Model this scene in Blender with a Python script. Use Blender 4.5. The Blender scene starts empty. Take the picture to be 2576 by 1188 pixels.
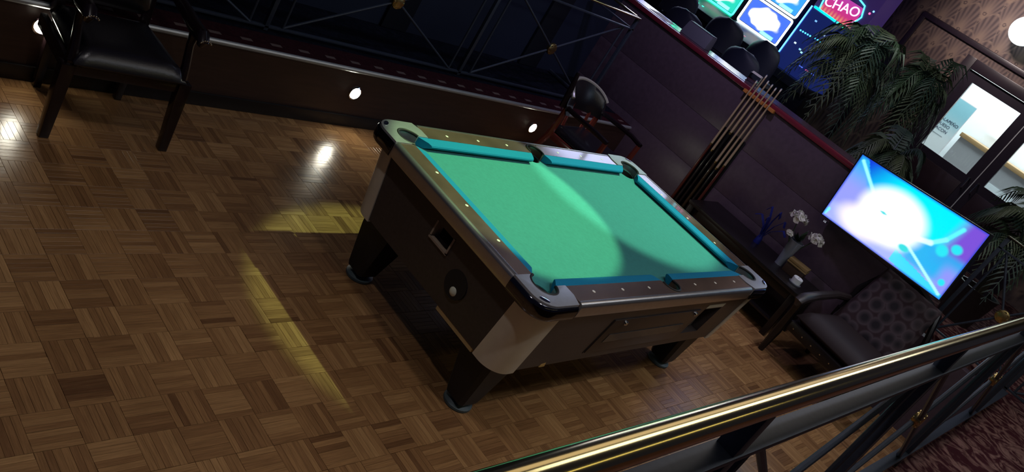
import bpy, bmesh, math, random
from mathutils import Vector, Matrix
random.seed(7)
R = math.radians
scene = bpy.context.scene
C = scene.collection

# ------------------------------------------------------------------ camera
F_PX = 2105.5
RX = Vector((0.63701717, -0.58821989, 0.49820326))      # image right
DY = Vector((0.01119149, -0.63917866, -0.76897685))     # image down
FZ = Vector((0.77076837, 0.49542709, -0.40058473))      # forward
CAM_H = 2.3
cd = bpy.data.cameras.new('camera'); cam = bpy.data.objects.new('camera', cd); C.objects.link(cam)
cd.sensor_width = 36.0; cd.lens = F_PX / 2576 * 36.0; cd.clip_start = .02; cd.clip_end = 100
mw = Matrix.Identity(4)
for i in range(3):
    mw[i][0] = RX[i]; mw[i][1] = -DY[i]; mw[i][2] = -FZ[i]
mw[0][3], mw[1][3], mw[2][3] = 0, 0, CAM_H
cam.matrix_world = mw
scene.camera = cam

def project(p):
    d = Vector(p) - Vector((0, 0, CAM_H)); z = FZ.dot(d)
    if z < .05: return None
    return 1288 + F_PX * RX.dot(d) / z, 594 + F_PX * DY.dot(d) / z

# ------------------------------------------------------------------ world, lights, exposure
w = bpy.data.worlds.new('world'); scene.world = w; w.use_nodes = True
w.node_tree.nodes['Background'].inputs[0].default_value = (.45, .5, 1.0, 1)
w.node_tree.nodes['Background'].inputs[1].default_value = .022
scene.view_settings.view_transform = 'Standard'
scene.view_settings.look = 'None'
scene.view_settings.exposure = 0.0
scene.view_settings.gamma = 1.0
scene.view_settings.use_curve_mapping = False

def spot(name, loc, target, half_deg, power, color, radius=.03, blend=.15):
    l = bpy.data.lights.new(name, 'SPOT'); l.energy = power; l.color = color
    l.spot_size = R(2 * half_deg); l.spot_blend = blend; l.shadow_soft_size = radius
    o = bpy.data.objects.new(name, l); C.objects.link(o); o.location = loc
    o.rotation_euler = (Vector(target) - Vector(loc)).to_track_quat('-Z', 'Y').to_euler()
    return o
def point(name, loc, power, color, radius=.05):
    l = bpy.data.lights.new(name, 'POINT'); l.energy = power; l.color = color; l.shadow_soft_size = radius
    o = bpy.data.objects.new(name, l); C.objects.link(o); o.location = loc
    return o
# recessed ceiling downlights of the hall, with added fill spots among them
spot('downlight_table_warm', (3.60, 2.31, 3.1), (3.10, 2.20, 0), 16.9, 325, (.66, 1, .45), .015, .22)
spot('downlight_table_cool', (4.62, 2.30, 3.1), (4.33, 2.30, 0), 18.0, 285, (.66, 1, .60), .03, .30)
spot('downlight_floor_west', (1.2, 2.0, 3.3), (1.3, 1.9, 0), 52, 50, (1, .93, .93), .06, 1)
spot('downlight_floor_south', (2.2, .5, 3.3), (2.6, 1.1, 0), 46, 46, (1, .94, .92), .06, 1)
spot('fill_floor_east', (5.7, 1.3, 3.3), (5.5, 1.3, 0), 32, 70, (.86, .82, 1), .06, 1)  # added spot, stands in for television glow and reflections on the floor
spot('fill_plum_wall', (5.6, 3.3, 3.3), (7, 3.3, .9), 52, 75, (.72, .60, 1), .08, 1)  # added violet fill that brightens the plum wall
spot('fill_stage', (4.6, 3.6, 3.3), (4.7, 4.6, .8), 55, 32, (.55, .70, 1), .08, 1)  # added cool fill so the back railing shows up
spot('wall_washer', (9.7, 3.0, 3.5), (11, 2.7, 3.0), 50, 100, (1, .84, .78), .1, 1)
spot('downlight_palms', (8.3, 3.1, 3.5), (8.9, 3.1, 2), 45, 40, (.9, 1, .92), .08, 1)
def strip(name, loc, sx, sy, power, color, rot=(0, 0, 0)):
    l = bpy.data.lights.new(name, 'AREA'); l.shape = 'RECTANGLE'; l.size = sx; l.size_y = sy; l.energy = power; l.color = color
    o = bpy.data.objects.new(name, l); C.objects.link(o); o.location = loc; o.rotation_euler = rot
strip('balcony_light_row', (5.2, .30, 3.3), 5.2, .46, 26, (.90, .94, 1))
strip('hall_light_row', (5.0, 1.25, 3.35), 5.0, .90, 11, (1, .88, .76))
strip('passage_light_row', (4.6, -2.3, 3.3), 5.6, .35, 13, (1, .92, .42))

# ------------------------------------------------------------------ materials
def lin(h):
    h = h.lstrip('#'); v = [int(h[i:i+2], 16) / 255 for i in (0, 2, 4)]
    return tuple((x / 12.92 if x <= .04045 else ((x + .055) / 1.055) ** 2.4) for x in v)
MATS = {}
def mat(name, col, rough=.5, metal=0, spec=.5, noise=0, nscale=20, bump=0, coat=0, emit=None, estr=0, stretch=(1, 1, 1), sheen=0, trans=0):
    if name in MATS: return MATS[name]
    if isinstance(col, str): col = lin(col)
    m = bpy.data.materials.new(name); m.use_nodes = True; nt = m.node_tree; N = nt.nodes; L = nt.links
    b = N['Principled BSDF']
    b.inputs['Base Color'].default_value = (*col, 1); b.inputs['Roughness'].default_value = rough
    b.inputs['Metallic'].default_value = metal; b.inputs['Specular IOR Level'].default_value = spec
    b.inputs['Coat Weight'].default_value = coat; b.inputs['Coat Roughness'].default_value = .08
    b.inputs['Sheen Weight'].default_value = sheen; b.inputs['Transmission Weight'].default_value = trans
    if emit is not None:
        b.inputs['Emission Color'].default_value = (*(lin(emit) if isinstance(emit, str) else emit), 1)
        b.inputs['Emission Strength'].default_value = estr
    if noise or bump:
        tc = N.new('ShaderNodeTexCoord'); mp = N.new('ShaderNodeMapping'); mp.inputs['Scale'].default_value = stretch
        nz = N.new('ShaderNodeTexNoise'); nz.inputs['Scale'].default_value = nscale; nz.inputs['Detail'].default_value = 5
        L.new(tc.outputs['Object'], mp.inputs['Vector']); L.new(mp.outputs['Vector'], nz.inputs['Vector'])
        if noise:
            mx = N.new('ShaderNodeMix'); mx.data_type = 'RGBA'
            mx.inputs['A'].default_value = (*[max(0, x * (1 - noise)) for x in col], 1)
            mx.inputs['B'].default_value = (*[min(1, x * (1 + noise)) for x in col], 1)
            L.new(nz.outputs['Fac'], mx.inputs['Factor']); L.new(mx.outputs['Result'], b.inputs['Base Color'])
        if bump:
            bp = N.new('ShaderNodeBump'); bp.inputs['Strength'].default_value = bump; bp.inputs['Distance'].default_value = .002
            L.new(nz.outputs['Fac'], bp.inputs['Height']); L.new(bp.outputs['Normal'], b.inputs['Normal'])
    MATS[name] = m
    return m
def screen_mat(name, strength):
    m = bpy.data.materials.new(name); m.use_nodes = True; nt = m.node_tree; b = nt.nodes['Principled BSDF']
    a = nt.nodes.new('ShaderNodeAttribute'); a.attribute_name = 'pic'
    b.inputs['Base Color'].default_value = (.01, .01, .01, 1); b.inputs['Roughness'].default_value = .2
    nt.links.new(a.outputs['Color'], b.inputs['Emission Color']); b.inputs['Emission Strength'].default_value = strength
    return m
def print_mat(name, rough=.6):
    m = bpy.data.materials.new(name); m.use_nodes = True; nt = m.node_tree; b = nt.nodes['Principled BSDF']
    a = nt.nodes.new('ShaderNodeAttribute'); a.attribute_name = 'pic'
    nt.links.new(a.outputs['Color'], b.inputs['Base Color']); b.inputs['Roughness'].default_value = rough
    return m

def parquet_mat():
    m = bpy.data.materials.new('parquet_wood'); m.use_nodes = True; nt = m.node_tree; N = nt.nodes; L = nt.links
    b = N['Principled BSDF']
    at = N.new('ShaderNodeAttribute'); at.attribute_name = 'gc'
    oi = N.new('ShaderNodeObjectInfo')
    cmb = N.new('ShaderNodeCombineXYZ'); mul = N.new('ShaderNodeMath'); mul.operation = 'MULTIPLY'; mul.inputs[1].default_value = 37
    L.new(oi.outputs['Random'], mul.inputs[0]); L.new(mul.outputs[0], cmb.inputs[0]); L.new(mul.outputs[0], cmb.inputs[1])
    add = N.new('ShaderNodeVectorMath'); add.operation = 'ADD'
    L.new(at.outputs['Vector'], add.inputs[0]); L.new(cmb.outputs[0], add.inputs[1])
    mp = N.new('ShaderNodeMapping'); mp.inputs['Scale'].default_value = (5, 95, 1)
    L.new(add.outputs[0], mp.inputs['Vector'])
    nz = N.new('ShaderNodeTexNoise'); nz.inputs['Scale'].default_value = 1.6; nz.inputs['Detail'].default_value = 6; nz.inputs['Roughness'].default_value = .65
    L.new(mp.outputs[0], nz.inputs['Vector'])
    # per-strip tone: attribute z (joined strips) + object random
    sep = N.new('ShaderNodeSeparateXYZ'); L.new(at.outputs['Vector'], sep.inputs[0])
    sc_ = N.new('ShaderNodeSeparateColor'); L.new(oi.outputs['Color'], sc_.inputs[0])
    fr = N.new('ShaderNodeMath'); fr.operation = 'ADD'; fr.use_clamp = True; L.new(sep.outputs['Z'], fr.inputs[0]); L.new(sc_.outputs[0], fr.inputs[1])
    ramp = N.new('ShaderNodeValToRGB'); e = ramp.color_ramp.elements
    e[0].position = 0; e[0].color = (.115, .052, .022, 1)
    e[1].position = 1; e[1].color = (.42, .235, .098, 1)
    for p, c in ((.18, (.20, .098, .040, 1)), (.55, (.285, .148, .060, 1)), (.85, (.345, .188, .078, 1))):
        x = e.new(p); x.color = c
    L.new(fr.outputs[0], ramp.inputs[0])
    g = N.new('ShaderNodeMapRange'); g.inputs[1].default_value = .25; g.inputs[2].default_value = .75; g.inputs[3].default_value = .62; g.inputs[4].default_value = 1.3
    L.new(nz.outputs['Fac'], g.inputs[0])
    # broad wear of the varnish over the whole floor
    geo = N.new('ShaderNodeNewGeometry')
    wn = N.new('ShaderNodeTexNoise'); wn.inputs['Scale'].default_value = 1.7; wn.inputs['Detail'].default_value = 3
    L.new(geo.outputs['Position'], wn.inputs['Vector'])
    wr = N.new('ShaderNodeMapRange'); wr.inputs[3].default_value = .8; wr.inputs[4].default_value = 1.18
    L.new(wn.outputs['Fac'], wr.inputs[0])
    mm = N.new('ShaderNodeMath'); mm.operation = 'MULTIPLY'; L.new(g.outputs[0], mm.inputs[0]); L.new(wr.outputs[0], mm.inputs[1])
    vm = N.new('ShaderNodeVectorMath'); vm.operation = 'SCALE'; L.new(ramp.outputs[0], vm.inputs[0]); L.new(mm.outputs[0], vm.inputs['Scale'])
    L.new(vm.outputs[0], b.inputs['Base Color'])
    rr = N.new('ShaderNodeMapRange'); rr.inputs[3].default_value = .15; rr.inputs[4].default_value = .33
    L.new(nz.outputs['Fac'], rr.inputs[0]); L.new(rr.outputs[0], b.inputs['Roughness'])
    b.inputs['Specular IOR Level'].default_value = .42
    bp = N.new('ShaderNodeBump'); bp.inputs['Strength'].default_value = .16; bp.inputs['Distance'].default_value = .0012
    L.new(nz.outputs['Fac'], bp.inputs['Height']); L.new(bp.outputs['Normal'], b.inputs['Normal'])
    return m
M_PARQUET = parquet_mat()

def carpet_mat(name, base, motif, scale):
    m = bpy.data.materials.new(name); m.use_nodes = True; nt = m.node_tree; N = nt.nodes; L = nt.links
    b = N['Principled BSDF']; tc = N.new('ShaderNodeTexCoord')
    wv = N.new('ShaderNodeTexNoise'); wv.inputs['Scale'].default_value = scale; wv.inputs['Detail'].default_value = 3; wv.inputs['Distortion'].default_value = 2.6
    L.new(tc.outputs['Object'], wv.inputs['Vector'])
    rp = N.new('ShaderNodeValToRGB'); e = rp.color_ramp.elements
    e[0].position = .44; e[0].color = (*base, 1); e[1].position = .62; e[1].color = (*motif, 1)
    L.new(wv.outputs['Fac'], rp.inputs[0])
    fz = N.new('ShaderNodeTexNoise'); fz.inputs['Scale'].default_value = 260
    L.new(tc.outputs['Object'], fz.inputs['Vector'])
    mx = N.new('ShaderNodeMix'); mx.data_type = 'RGBA'; mx.blend_type = 'MULTIPLY'; mx.inputs['Factor'].default_value = .6
    L.new(rp.outputs[0], mx.inputs['A']); L.new(fz.outputs['Color'], mx.inputs['B']); L.new(mx.outputs['Result'], b.inputs['Base Color'])
    b.inputs['Roughness'].default_value = .95; b.inputs['Specular IOR Level'].default_value = .1
    bp = N.new('ShaderNodeBump'); bp.inputs['Strength'].default_value = .6; bp.inputs['Distance'].default_value = .004
    L.new(fz.outputs['Fac'], bp.inputs['Height']); L.new(bp.outputs['Normal'], b.inputs['Normal'])
    return m

BLACK = mat('black_satin', (.006, .007, .010), .45)
BLACKM = mat('black_paint_metal', (.012, .015, .022), .38, .0, .5)
IRON = mat('wrought_iron', (.040, .050, .075), .42, .2, noise=.3, nscale=60)
BRASS = mat('polished_brass', (.74, .57, .25), .15, 1, noise=.10, nscale=6)
BRASSD = mat('aged_brass', (.55, .40, .16), .30, 1, noise=.3, nscale=90)
CHROME = mat('chrome', (.55, .56, .58), .10, 1)
BUMPER = mat('dark_chrome', (.12, .12, .14), .09, 1)
CAST = mat('cast_grey_metal', (.42, .43, .46), .38, .6, noise=.10, nscale=70)
ALU = mat('brushed_aluminium', (.50, .48, .47), .28, .9, noise=.12, nscale=30)
TRIM = mat('corner_sheet_metal', (.74, .71, .60), .34, .35, noise=.12, nscale=14)
RAILW = mat('rail_laminate', (.15, .098, .072), .26, .3, noise=.55, nscale=7, stretch=(1, 1, 1), coat=1)
CAB = mat('cabinet_laminate', (.048, .038, .037), .36, noise=.35, nscale=16, stretch=(.4, 4, 4))
CABP = mat('cabinet_panel', (.040, .028, .024), .34, noise=.3, nscale=16)
FELT = mat('green_felt', (.040, .245, .236), .95, spec=.1, noise=.16, nscale=60, bump=.25, sheen=.15)
CUSH = mat('blue_cushion_cloth', (.008, .205, .38), .85, spec=.15, noise=.10, nscale=120)
RUBBER = mat('black_rubber', (.010, .010, .011), .6)
LEGM = mat('leg_black', (.004, .006, .009), .45, noise=.3, nscale=20)
FOOT = mat('leveler_grey_blue', (.060, .085, .095), .5)
RAWWOOD = mat('raw_plywood', (.50, .34, .14), .7, noise=.2, nscale=40)
IVORY = mat('ivory_inlay', (.85, .82, .72), .3)
WALLW = mat('dark_wood_panel', (.040, .020, .015), .42, noise=.45, nscale=5, stretch=(1, 1, 9))
BASEB = mat('black_baseboard', (.008, .007, .008), .35)
NOSE = mat('metal_nosing', (.40, .42, .43), .35, .5, noise=.1, nscale=30)
PURP = mat('plum_wall_panel', (.092, .062, .085), .36, noise=.30, nscale=4, stretch=(1, 6, 6))
CAPM = mat('maroon_ledge', (.17, .018, .034), .22, noise=.15, nscale=12)
LEDGETOP = mat('glossy_ledge_top', (.10, .05, .08), .2, spec=.8)
NAVY = mat('navy_wall', (.010, .016, .040), .6, noise=.2, nscale=3)
NAVYD = mat('navy_pilaster', (.004, .006, .014), .6)
CARPET_RED = carpet_mat('red_brocade_carpet', (.065, .014, .020), (.30, .16, .14), 6)
CARPET_DK = carpet_mat('dark_maroon_carpet', (.038, .007, .012), (.055, .012, .018), 14)
CARPET_NV = carpet_mat('navy_carpet', (.004, .006, .014), (.010, .012, .026), 8)
MAHOG = mat('mahogany', (.009, .004, .005), .25, noise=.4, nscale=24, coat=.2, stretch=(1, 1, .2))
MAHOGR = mat('red_mahogany', (.16, .030, .022), .22, noise=.35, nscale=24, coat=.5, stretch=(1, 1, .2))
LEATHER = mat('dark_leather', (.010, .008, .011), .30, bump=.25, nscale=120, spec=.6)
NAIL = mat('brass_nail', (.55, .48, .36), .25, 1)
PLASTIC = mat('black_plastic', (.010, .011, .014), .3)
GLASSM = mat('window_glass', (.9, .95, 1), .02, trans=1, spec=.5)

# ------------------------------------------------------------------ mesh helpers
class MB:
    def __init__(s): s.v = []; s.f = []
    def add(s, vs, fs):
        o = len(s.v); s.v += [tuple(v) for v in vs]; s.f += [tuple(i + o for i in f) for f in fs]; return s
    def hexa(s, b, t):      # b: 4 bottom ccw seen from above, t: 4 top
        return s.add(list(b) + list(t), [(3, 2, 1, 0), (4, 5, 6, 7), (0, 1, 5, 4), (1, 2, 6, 5), (2, 3, 7, 6), (3, 0, 4, 7)])
    def box(s, x0, x1, y0, y1, z0, z1):
        return s.hexa([(x0, y0, z0), (x1, y0, z0), (x1, y1, z0), (x0, y1, z0)], [(x0, y0, z1), (x1, y0, z1), (x1, y1, z1), (x0, y1, z1)])
    def bar(s, a, b, wx, wz, up=(0, 0, 1)):     # rectangular bar a->b
        a = Vector(a); b = Vector(b); d = (b - a).normalized(); u = Vector(up)
        if abs(d.dot(u)) > .98: u = Vector((0, 1, 0))
        r = d.cross(u).normalized() * wx / 2; u = r.cross(d).normalized() * wz / 2
        return s.hexa([a - r - u, a + r - u, b + r - u, b - r - u], [a - r + u, a + r + u, b + r + u, b - r + u])
    def tube(s, pts, r, n=10, closed=False, caps=True):
        pts = [Vector(p) for p in pts]; m = len(pts); rs = r if isinstance(r, (list, tuple)) else [r] * m
        rings = []; prev = None
        for i, p in enumerate(pts):
            if closed: d = pts[(i + 1) % m] - pts[i - 1]
            else: d = pts[min(i + 1, m - 1)] - pts[max(i - 1, 0)]
            d.normalize()
            if prev is None:
                u = Vector((0, 0, 1)) if abs(d.z) < .9 else Vector((1, 0, 0))
                u = (u - d * u.dot(d)).normalized()
            else: u = (prev - d * prev.dot(d)).normalized()
            prev = u; k = d.cross(u)
            rings.append([p + (u * math.cos(2 * math.pi * j / n) + k * math.sin(2 * math.pi * j / n)) * rs[i] for j in range(n)])
        vs = [v for ring in rings for v in ring]; fs = []
        for i in range(m if closed else m - 1):
            i2 = (i + 1) % m
            for j in range(n):
                j2 = (j + 1) % n
                fs.append((i * n + j, i * n + j2, i2 * n + j2, i2 * n + j))
        if caps and not closed:
            fs.append(tuple(range(n - 1, -1, -1))); fs.append(tuple((m - 1) * n + j for j in range(n)))
        return s.add(vs, fs)
    def lathe(s, prof, c=(0, 0, 0), n=24, axis='z'):   # prof [(r,z)...] bottom -> top
        vs = []; fs = []; m = len(prof); c = Vector(c)
        for r, z in prof:
            for j in range(n):
                a = 2 * math.pi * j / n; x, y = r * math.cos(a), r * math.sin(a)
                p = {'z': (x, y, z), 'x': (z, x, y), 'y': (y, z, x)}[axis]
                vs.append(c + Vector(p))
        for i in range(m - 1):
            for j in range(n):
                j2 = (j + 1) % n; fs.append((i * n + j, i * n + j2, (i + 1) * n + j2, (i + 1) * n + j))
        if prof[0][0] > 1e-5: fs.append(tuple(range(n - 1, -1, -1)))
        if prof[-1][0] > 1e-5: fs.append(tuple((m - 1) * n + j for j in range(n)))
        return s.add(vs, fs)
    def prism(s, poly, z0, z1):
        n = len(poly)
        return s.add([(x, y, z0) for x, y in poly] + [(x, y, z1) for x, y in poly],
                     [tuple(range(n - 1, -1, -1)), tuple(range(n, 2 * n))] + [(i, (i + 1) % n, n + (i + 1) % n, n + i) for i in range(n)])
    def sweep(s, prof, a, b, mapf):   # prof points p(o,z) ; a(o),b(o) start/end; mapf(u,o,z)->xyz
        n = len(prof)
        return s.add([mapf(a(o), o, z) for o, z in prof] + [mapf(b(o), o, z) for o, z in prof],
                     [tuple(range(n - 1, -1, -1)), tuple(range(n, 2 * n))] + [(i, (i + 1) % n, n + (i + 1) % n, n + i) for i in range(n)])
    def build(s, name, m, parent=None, bevel=0, smooth=35, seg=2, loc=None, world=False):
        me = bpy.data.meshes.new(name); me.from_pydata(s.v, [], s.f); me.update()
        bm = bmesh.new(); bm.from_mesh(me); bmesh.ops.remove_doubles(bm, verts=bm.verts, dist=1e-6)
        bmesh.ops.recalc_face_normals(bm, faces=bm.faces)
        if bevel:
            ed = [e for e in bm.edges if len(e.link_faces) == 2 and e.calc_face_angle(0) > R(30)]
            bmesh.ops.bevel(bm, geom=ed, offset=bevel, segments=seg, affect='EDGES', profile=.6, clamp_overlap=True)
        bm.to_mesh(me); bm.free()
        if smooth:
            me.shade_smooth(); me.set_sharp_from_angle(angle=R(smooth))
        me.materials.append(m)
        o = bpy.data.objects.new(name, me); C.objects.link(o)
        if parent: o.parent = parent
        if loc: o.location = loc
        return o
def empty(name, loc, label, cat, rz=0, group=None):
    o = bpy.data.objects.new(name, None); C.objects.link(o); o.location = loc; o.rotation_euler = (0, 0, rz)
    o.empty_display_size = .1
    return tag(o, label, cat, group)
def tag(o, label, cat, group=None):
    o['label'] = label; o['category'] = cat
    if group: o['group'] = group
    return o
def struct(o, label=None):
    o['kind'] = 'structure'
    if label: o['label'] = label
    return o
def boolean_cut(o, cutter):
    md = o.modifiers.new('cut', 'BOOLEAN'); md.operation = 'DIFFERENCE'; md.object = cutter; md.solver = 'EXACT'
    dg = bpy.context.evaluated_depsgraph_get(); dg.update()
    me = bpy.data.meshes.new_from_object(o.evaluated_get(dg))
    o.modifiers.clear(); old = o.data; o.data = me
    if not me.materials: me.materials.append(old.materials[0])
    bpy.data.objects.remove(cutter)
def text_mesh(name, body, size, m, extrude=.0008, parent=None, align='CENTER'):
    cu = bpy.data.curves.new(name, 'FONT'); cu.body = body; cu.size = size; cu.extrude = extrude; cu.align_x = align; cu.align_y = 'CENTER'
    t = bpy.data.objects.new('tmp_text', cu); C.objects.link(t)
    dg = bpy.context.evaluated_depsgraph_get(); dg.update()
    me = bpy.data.meshes.new_from_object(t.evaluated_get(dg)); bpy.data.objects.remove(t)
    me.materials.clear(); me.materials.append(m); me.name = name
    o = bpy.data.objects.new(name, me); C.objects.link(o)
    if parent: o.parent = parent
    return o
def picture(name, nx, ny, P, fn, m, parent=None):
    """a flat panel; P(u,v)->xyz ; fn(u,v)->rgb printed or shown on it"""
    vs = [P(i / nx, j / ny) for j in range(ny + 1) for i in range(nx + 1)]
    fs = [(j * (nx + 1) + i, j * (nx + 1) + i + 1, (j + 1) * (nx + 1) + i + 1, (j + 1) * (nx + 1) + i) for j in range(ny) for i in range(nx)]
    me = bpy.data.meshes.new(name); me.from_pydata(vs, [], fs)
    a = me.color_attributes.new('pic', 'FLOAT_COLOR', 'POINT')
    buf = []
    for j in range(ny + 1):
        for i in range(nx + 1):
            c = fn(i / nx, j / ny); buf += [c[0], c[1], c[2], 1]
    a.data.foreach_set('color', buf)
    me.materials.append(m); o = bpy.data.objects.new(name, me); C.objects.link(o)
    if parent: o.parent = parent
    return o
def mixc(a, b, t):
    t = max(0, min(1, t)); return tuple(x + (y - x) * t for x, y in zip(a, b))
def sstep(a, b, x):
    t = max(0, min(1, (x - a) / (b - a))); return t * t * (3 - 2 * t)
def copy_tree(o, parent=None):
    c = o.copy(); C.objects.link(c); c.parent = parent
    for ch in list(o.children): copy_tree(ch, c)
    return c

# ================================================================== SETTING
UP = .70          # upper floor (slot hall and balcony)
PL = .44          # low stage behind the table
WY = 4.03         # stage front
WX = 7.0          # plum half wall
# --- parquet floor
floor = struct(MB().box(-1.2, WX, .22, WY, -.06, -.0075).build('floor', mat('parquet_joint', (.016, .009, .005), .6)), 'dark brown block parquet floor laid in a basket weave')
BS = .1578; GX, GY = 1.380, 2.521; NS = 6
TABLE_PX = [(955, 300), (1060, 310), (1600, 395), (1938, 725), (1800, 845), (1300, 943), (1208, 900), (893, 515)]
def inside(p, poly):
    r = False; n = len(poly)
    for i in range(n):
        x1, y1 = poly[i]; x2, y2 = poly[(i + 1) % n]
        if (y1 > p[1]) != (y2 > p[1]) and p[0] < (x2 - x1) * (p[1] - y1) / (y2 - y1) + x1: r = not r
    return r
blocks = []
for i in range(-18, 38):
    for j in range(-16, 12):
        x0 = GX + i * BS; y0 = GY + j * BS
        if x0 + BS < -1.2 or x0 > WX or y0 + BS < .22 or y0 > WY: continue
        c = project((x0 + BS / 2, y0 + BS / 2, 0)); area = 0
        if c and -60 < c[0] < 2620 and -60 < c[1] < 1240 and x0 >= -1.2 and x0 + BS <= WX and y0 >= .22 and y0 + BS <= WY:
            q = [project((x0 + a * BS, y0 + b * BS, 0)) for a, b in ((0, 0), (1, 0), (1, 1), (0, 1))]
            if all(q) and not inside(c, TABLE_PX) and not (c[1] > 1188 - .305 * (c[0] - 1285) and c[0] > 1200):
                area = .5 * abs(sum(q[k][0] * q[(k + 1) % 4][1] - q[(k + 1) % 4][0] * q[k][1] for k in range(4)))
                if not (0 <= c[0] <= 2576 and 0 <= c[1] <= 1188): area *= .4
        blocks.append((area, i, j, x0, y0))
blocks.sort(reverse=True)
SW = BS / NS; GAP = .0005
def strip_verts(l, wd, zt, zb):
    e = .0006
    b = [(-l / 2, -wd / 2), (l / 2, -wd / 2), (l / 2, wd / 2), (-l / 2, wd / 2)]
    return [(x, y, zb) for x, y in b] + [(x, y, zt - e) for x, y in b] + [(x - math.copysign(e, x), y - math.copysign(e, y), zt) for x, y in b]
STRIP_F = [(0, 1, 5, 4), (1, 2, 6, 5), (2, 3, 7, 6), (3, 0, 4, 7), (4, 5, 9, 8), (5, 6, 10, 9), (6, 7, 11, 10), (7, 4, 8, 11), (8, 9, 10, 11)]
def gc_attr(me, data):
    a = me.attributes.new('gc', 'FLOAT_VECTOR', 'POINT'); a.data.foreach_set('vector', data)
strip_me = []
for k in range(5):      # a few strip lengths/heights shared by all tiles
    me = bpy.data.meshes.new('wood_strip'); vs = strip_verts(BS - 2 * GAP - .0006 * (k % 3), SW - GAP - .0004 * (k % 2), .0003 * (k - 2) * .5, -.007)
    me.from_pydata(vs, [], STRIP_F); gc_attr(me, [x for v in vs for x in (v[0] + k * 3.1, v[1], 0)]); me.materials.append(M_PARQUET); strip_me.append(me)
tile_me = MB().box(-BS / 2 + .0004, BS / 2 - .0004, -BS / 2 + .0004, BS / 2 - .0004, -.0074, -.0045)
t0 = tile_me.build('parquet_tile', mat('tile_backing', (.020, .011, .006), .7), smooth=0); tme = t0.data; bpy.data.objects.remove(t0)
rv, rf, rg = [], [], []
for n, (area, i, j, x0, y0) in enumerate(blocks):
    horiz = (i + j) % 2 != 0        # strips along X
    cx, cy = x0 + BS / 2, y0 + BS / 2
    if n < 300 and area > 0:
        t = bpy.data.objects.new('parquet_tile', tme); C.objects.link(t); t.parent = floor; t.location = (cx, cy, 0)
        t.rotation_euler = (0, 0, 0 if horiz else R(90))
        tone = random.random()
        for k in range(NS):
            s = bpy.data.objects.new('wood_strip', strip_me[random.randrange(5)]); C.objects.link(s); s.parent = t
            s.color = (tone * .45 + random.random() * .55, 0, 0, 1)
            s.location = (random.uniform(-.0003, .0003), -BS / 2 + (k + .5) * SW, random.uniform(-.0003, .0003))
            s.rotation_euler = (random.uniform(-.006, .006), random.uniform(-.0015, .0015), 0)
    else:
        tone = random.random()
        for k in range(NS):
            o = len(rv); vs = strip_verts(BS - 2 * GAP, SW - GAP, random.uniform(-.0004, .0004), -.0072); off = -BS / 2 + (k + .5) * SW
            rnd = tone * .45 + random.random() * .55; ou = random.random() * 40; tl = random.uniform(-.006, .006)
            for v in vs:
                x, y, z = v[0], v[1] + off, v[2] + v[1] * tl
                if not horiz: x, y = -y, x
                X, Y = cx + x, cy + y
                rv.append((min(max(X, -1.2), WX - .001), min(max(Y, .22), WY - .001), z)); rg += [v[0] + ou, v[1] + ou, rnd]
            rf += [tuple(a + o for a in f) for f in STRIP_F]
me = bpy.data.meshes.new('parquet_remainder'); me.from_pydata(rv, [], rf); gc_attr(me, rg); me.materials.append(M_PARQUET)
ro = bpy.data.objects.new('parquet_remainder', me); C.objects.link(ro); ro.parent = floor; ro['kind'] = 'stuff'; ro.color = (0, 0, 0, 1)

# --- low stage at the back
struct(MB().box(-1.2, WX, WY, WY + .1, -.06, .405).build('wall_back', WALLW), 'dark reddish wooden riser below the back railing')
struct(MB().box(-1.2, WX - .001, WY - .018, WY - .0005, 0, .085).build('baseboard_back', BASEB, bevel=.004), 'black skirting board along the stage riser')
struct(MB().tube([(-1.2, WY - .002, .422), (WX - .001, WY - .002, .422)], .017, 10).build('trim_1', NOSE), 'grey metal nosing along the edge of the stage')
stage = struct(MB().box(-1.2, WX, WY + .0, WY + .21, .4055, PL).build('floor_stage', CARPET_DK), 'maroon carpet strip on the stage edge')
for k in range(60):   # woven dashes of the carpet border
    x = 1.3 + k * .205 - .6
    if x < -1.1 or x > WX - .15: continue
    MB().box(x, x + .075, WY + .055, WY + .085, PL, PL + .0015).build('border_dash', mat('carpet_dash', (.13, .085, .075), .9), stage, smooth=0)
struct(MB().box(-1.2, WX, WY + .2105, 4.9, .38, PL - .004).build('floor_stage_inner', CARPET_NV), 'dark navy carpet behind the back railing')
nw = struct(MB().box(-1.2, WX, 4.9, 5.0, .3, 3.4).build('wall_far', NAVY), 'dark navy wall behind the back railing')
for x in (.3, 2.35, 4.35, 6.05):
    MB().box(x, x + .26, 4.87, 4.8995, PL, 3.4).build('pilaster', NAVYD, nw, bevel=.004)
# --- plum half wall with maroon ledge
wr = struct(MB().box(WX, WX + .30, 1.06, 8.0, -.06, 1.36).build('wall_right', PURP), 'plum coloured wooden half wall with a maroon ledge')
for z in (.10, .52, .94):
    MB().box(WX - .012, WX - .0005, 1.06, 4.9, z, z + .4175).build('panel_board', PURP, wr, bevel=.001)
struct(MB().box(WX - .035, WX + .33, 1.04, 8.0, 1.361, 1.405).build('trim_2', CAPM, bevel=.012), 'maroon ledge capping the half wall')
struct(MB().box(WX + .03, WX + .325, 1.06, 8.0, 1.4055, 1.409).build('trim_3', LEDGETOP), 'glossy top of the half wall ledge')
struct(MB().box(WX, WX + .12, -3.0, 1.0595, -.06, UP - .001).build('wall_right_low', PURP), 'plum wall below the railing at the right')
# --- upper floor, balcony
struct(MB().box(WX + .3005, 11, -3, 8, UP - .1, UP).build('floor_upper', CARPET_RED), 'dark red patterned carpet of the slot hall')
struct(MB().box(-3, WX + .3, -3, .219, UP - .1, UP).build('floor_balcony', CARPET_RED), 'red brocade carpet of the balcony beside the brass rail')
struct(MB().box(-1.2, WX - .001, .14, .2195, -.06, UP - .101).build('wall_front', WALLW), 'dark riser under the balcony edge')

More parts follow.
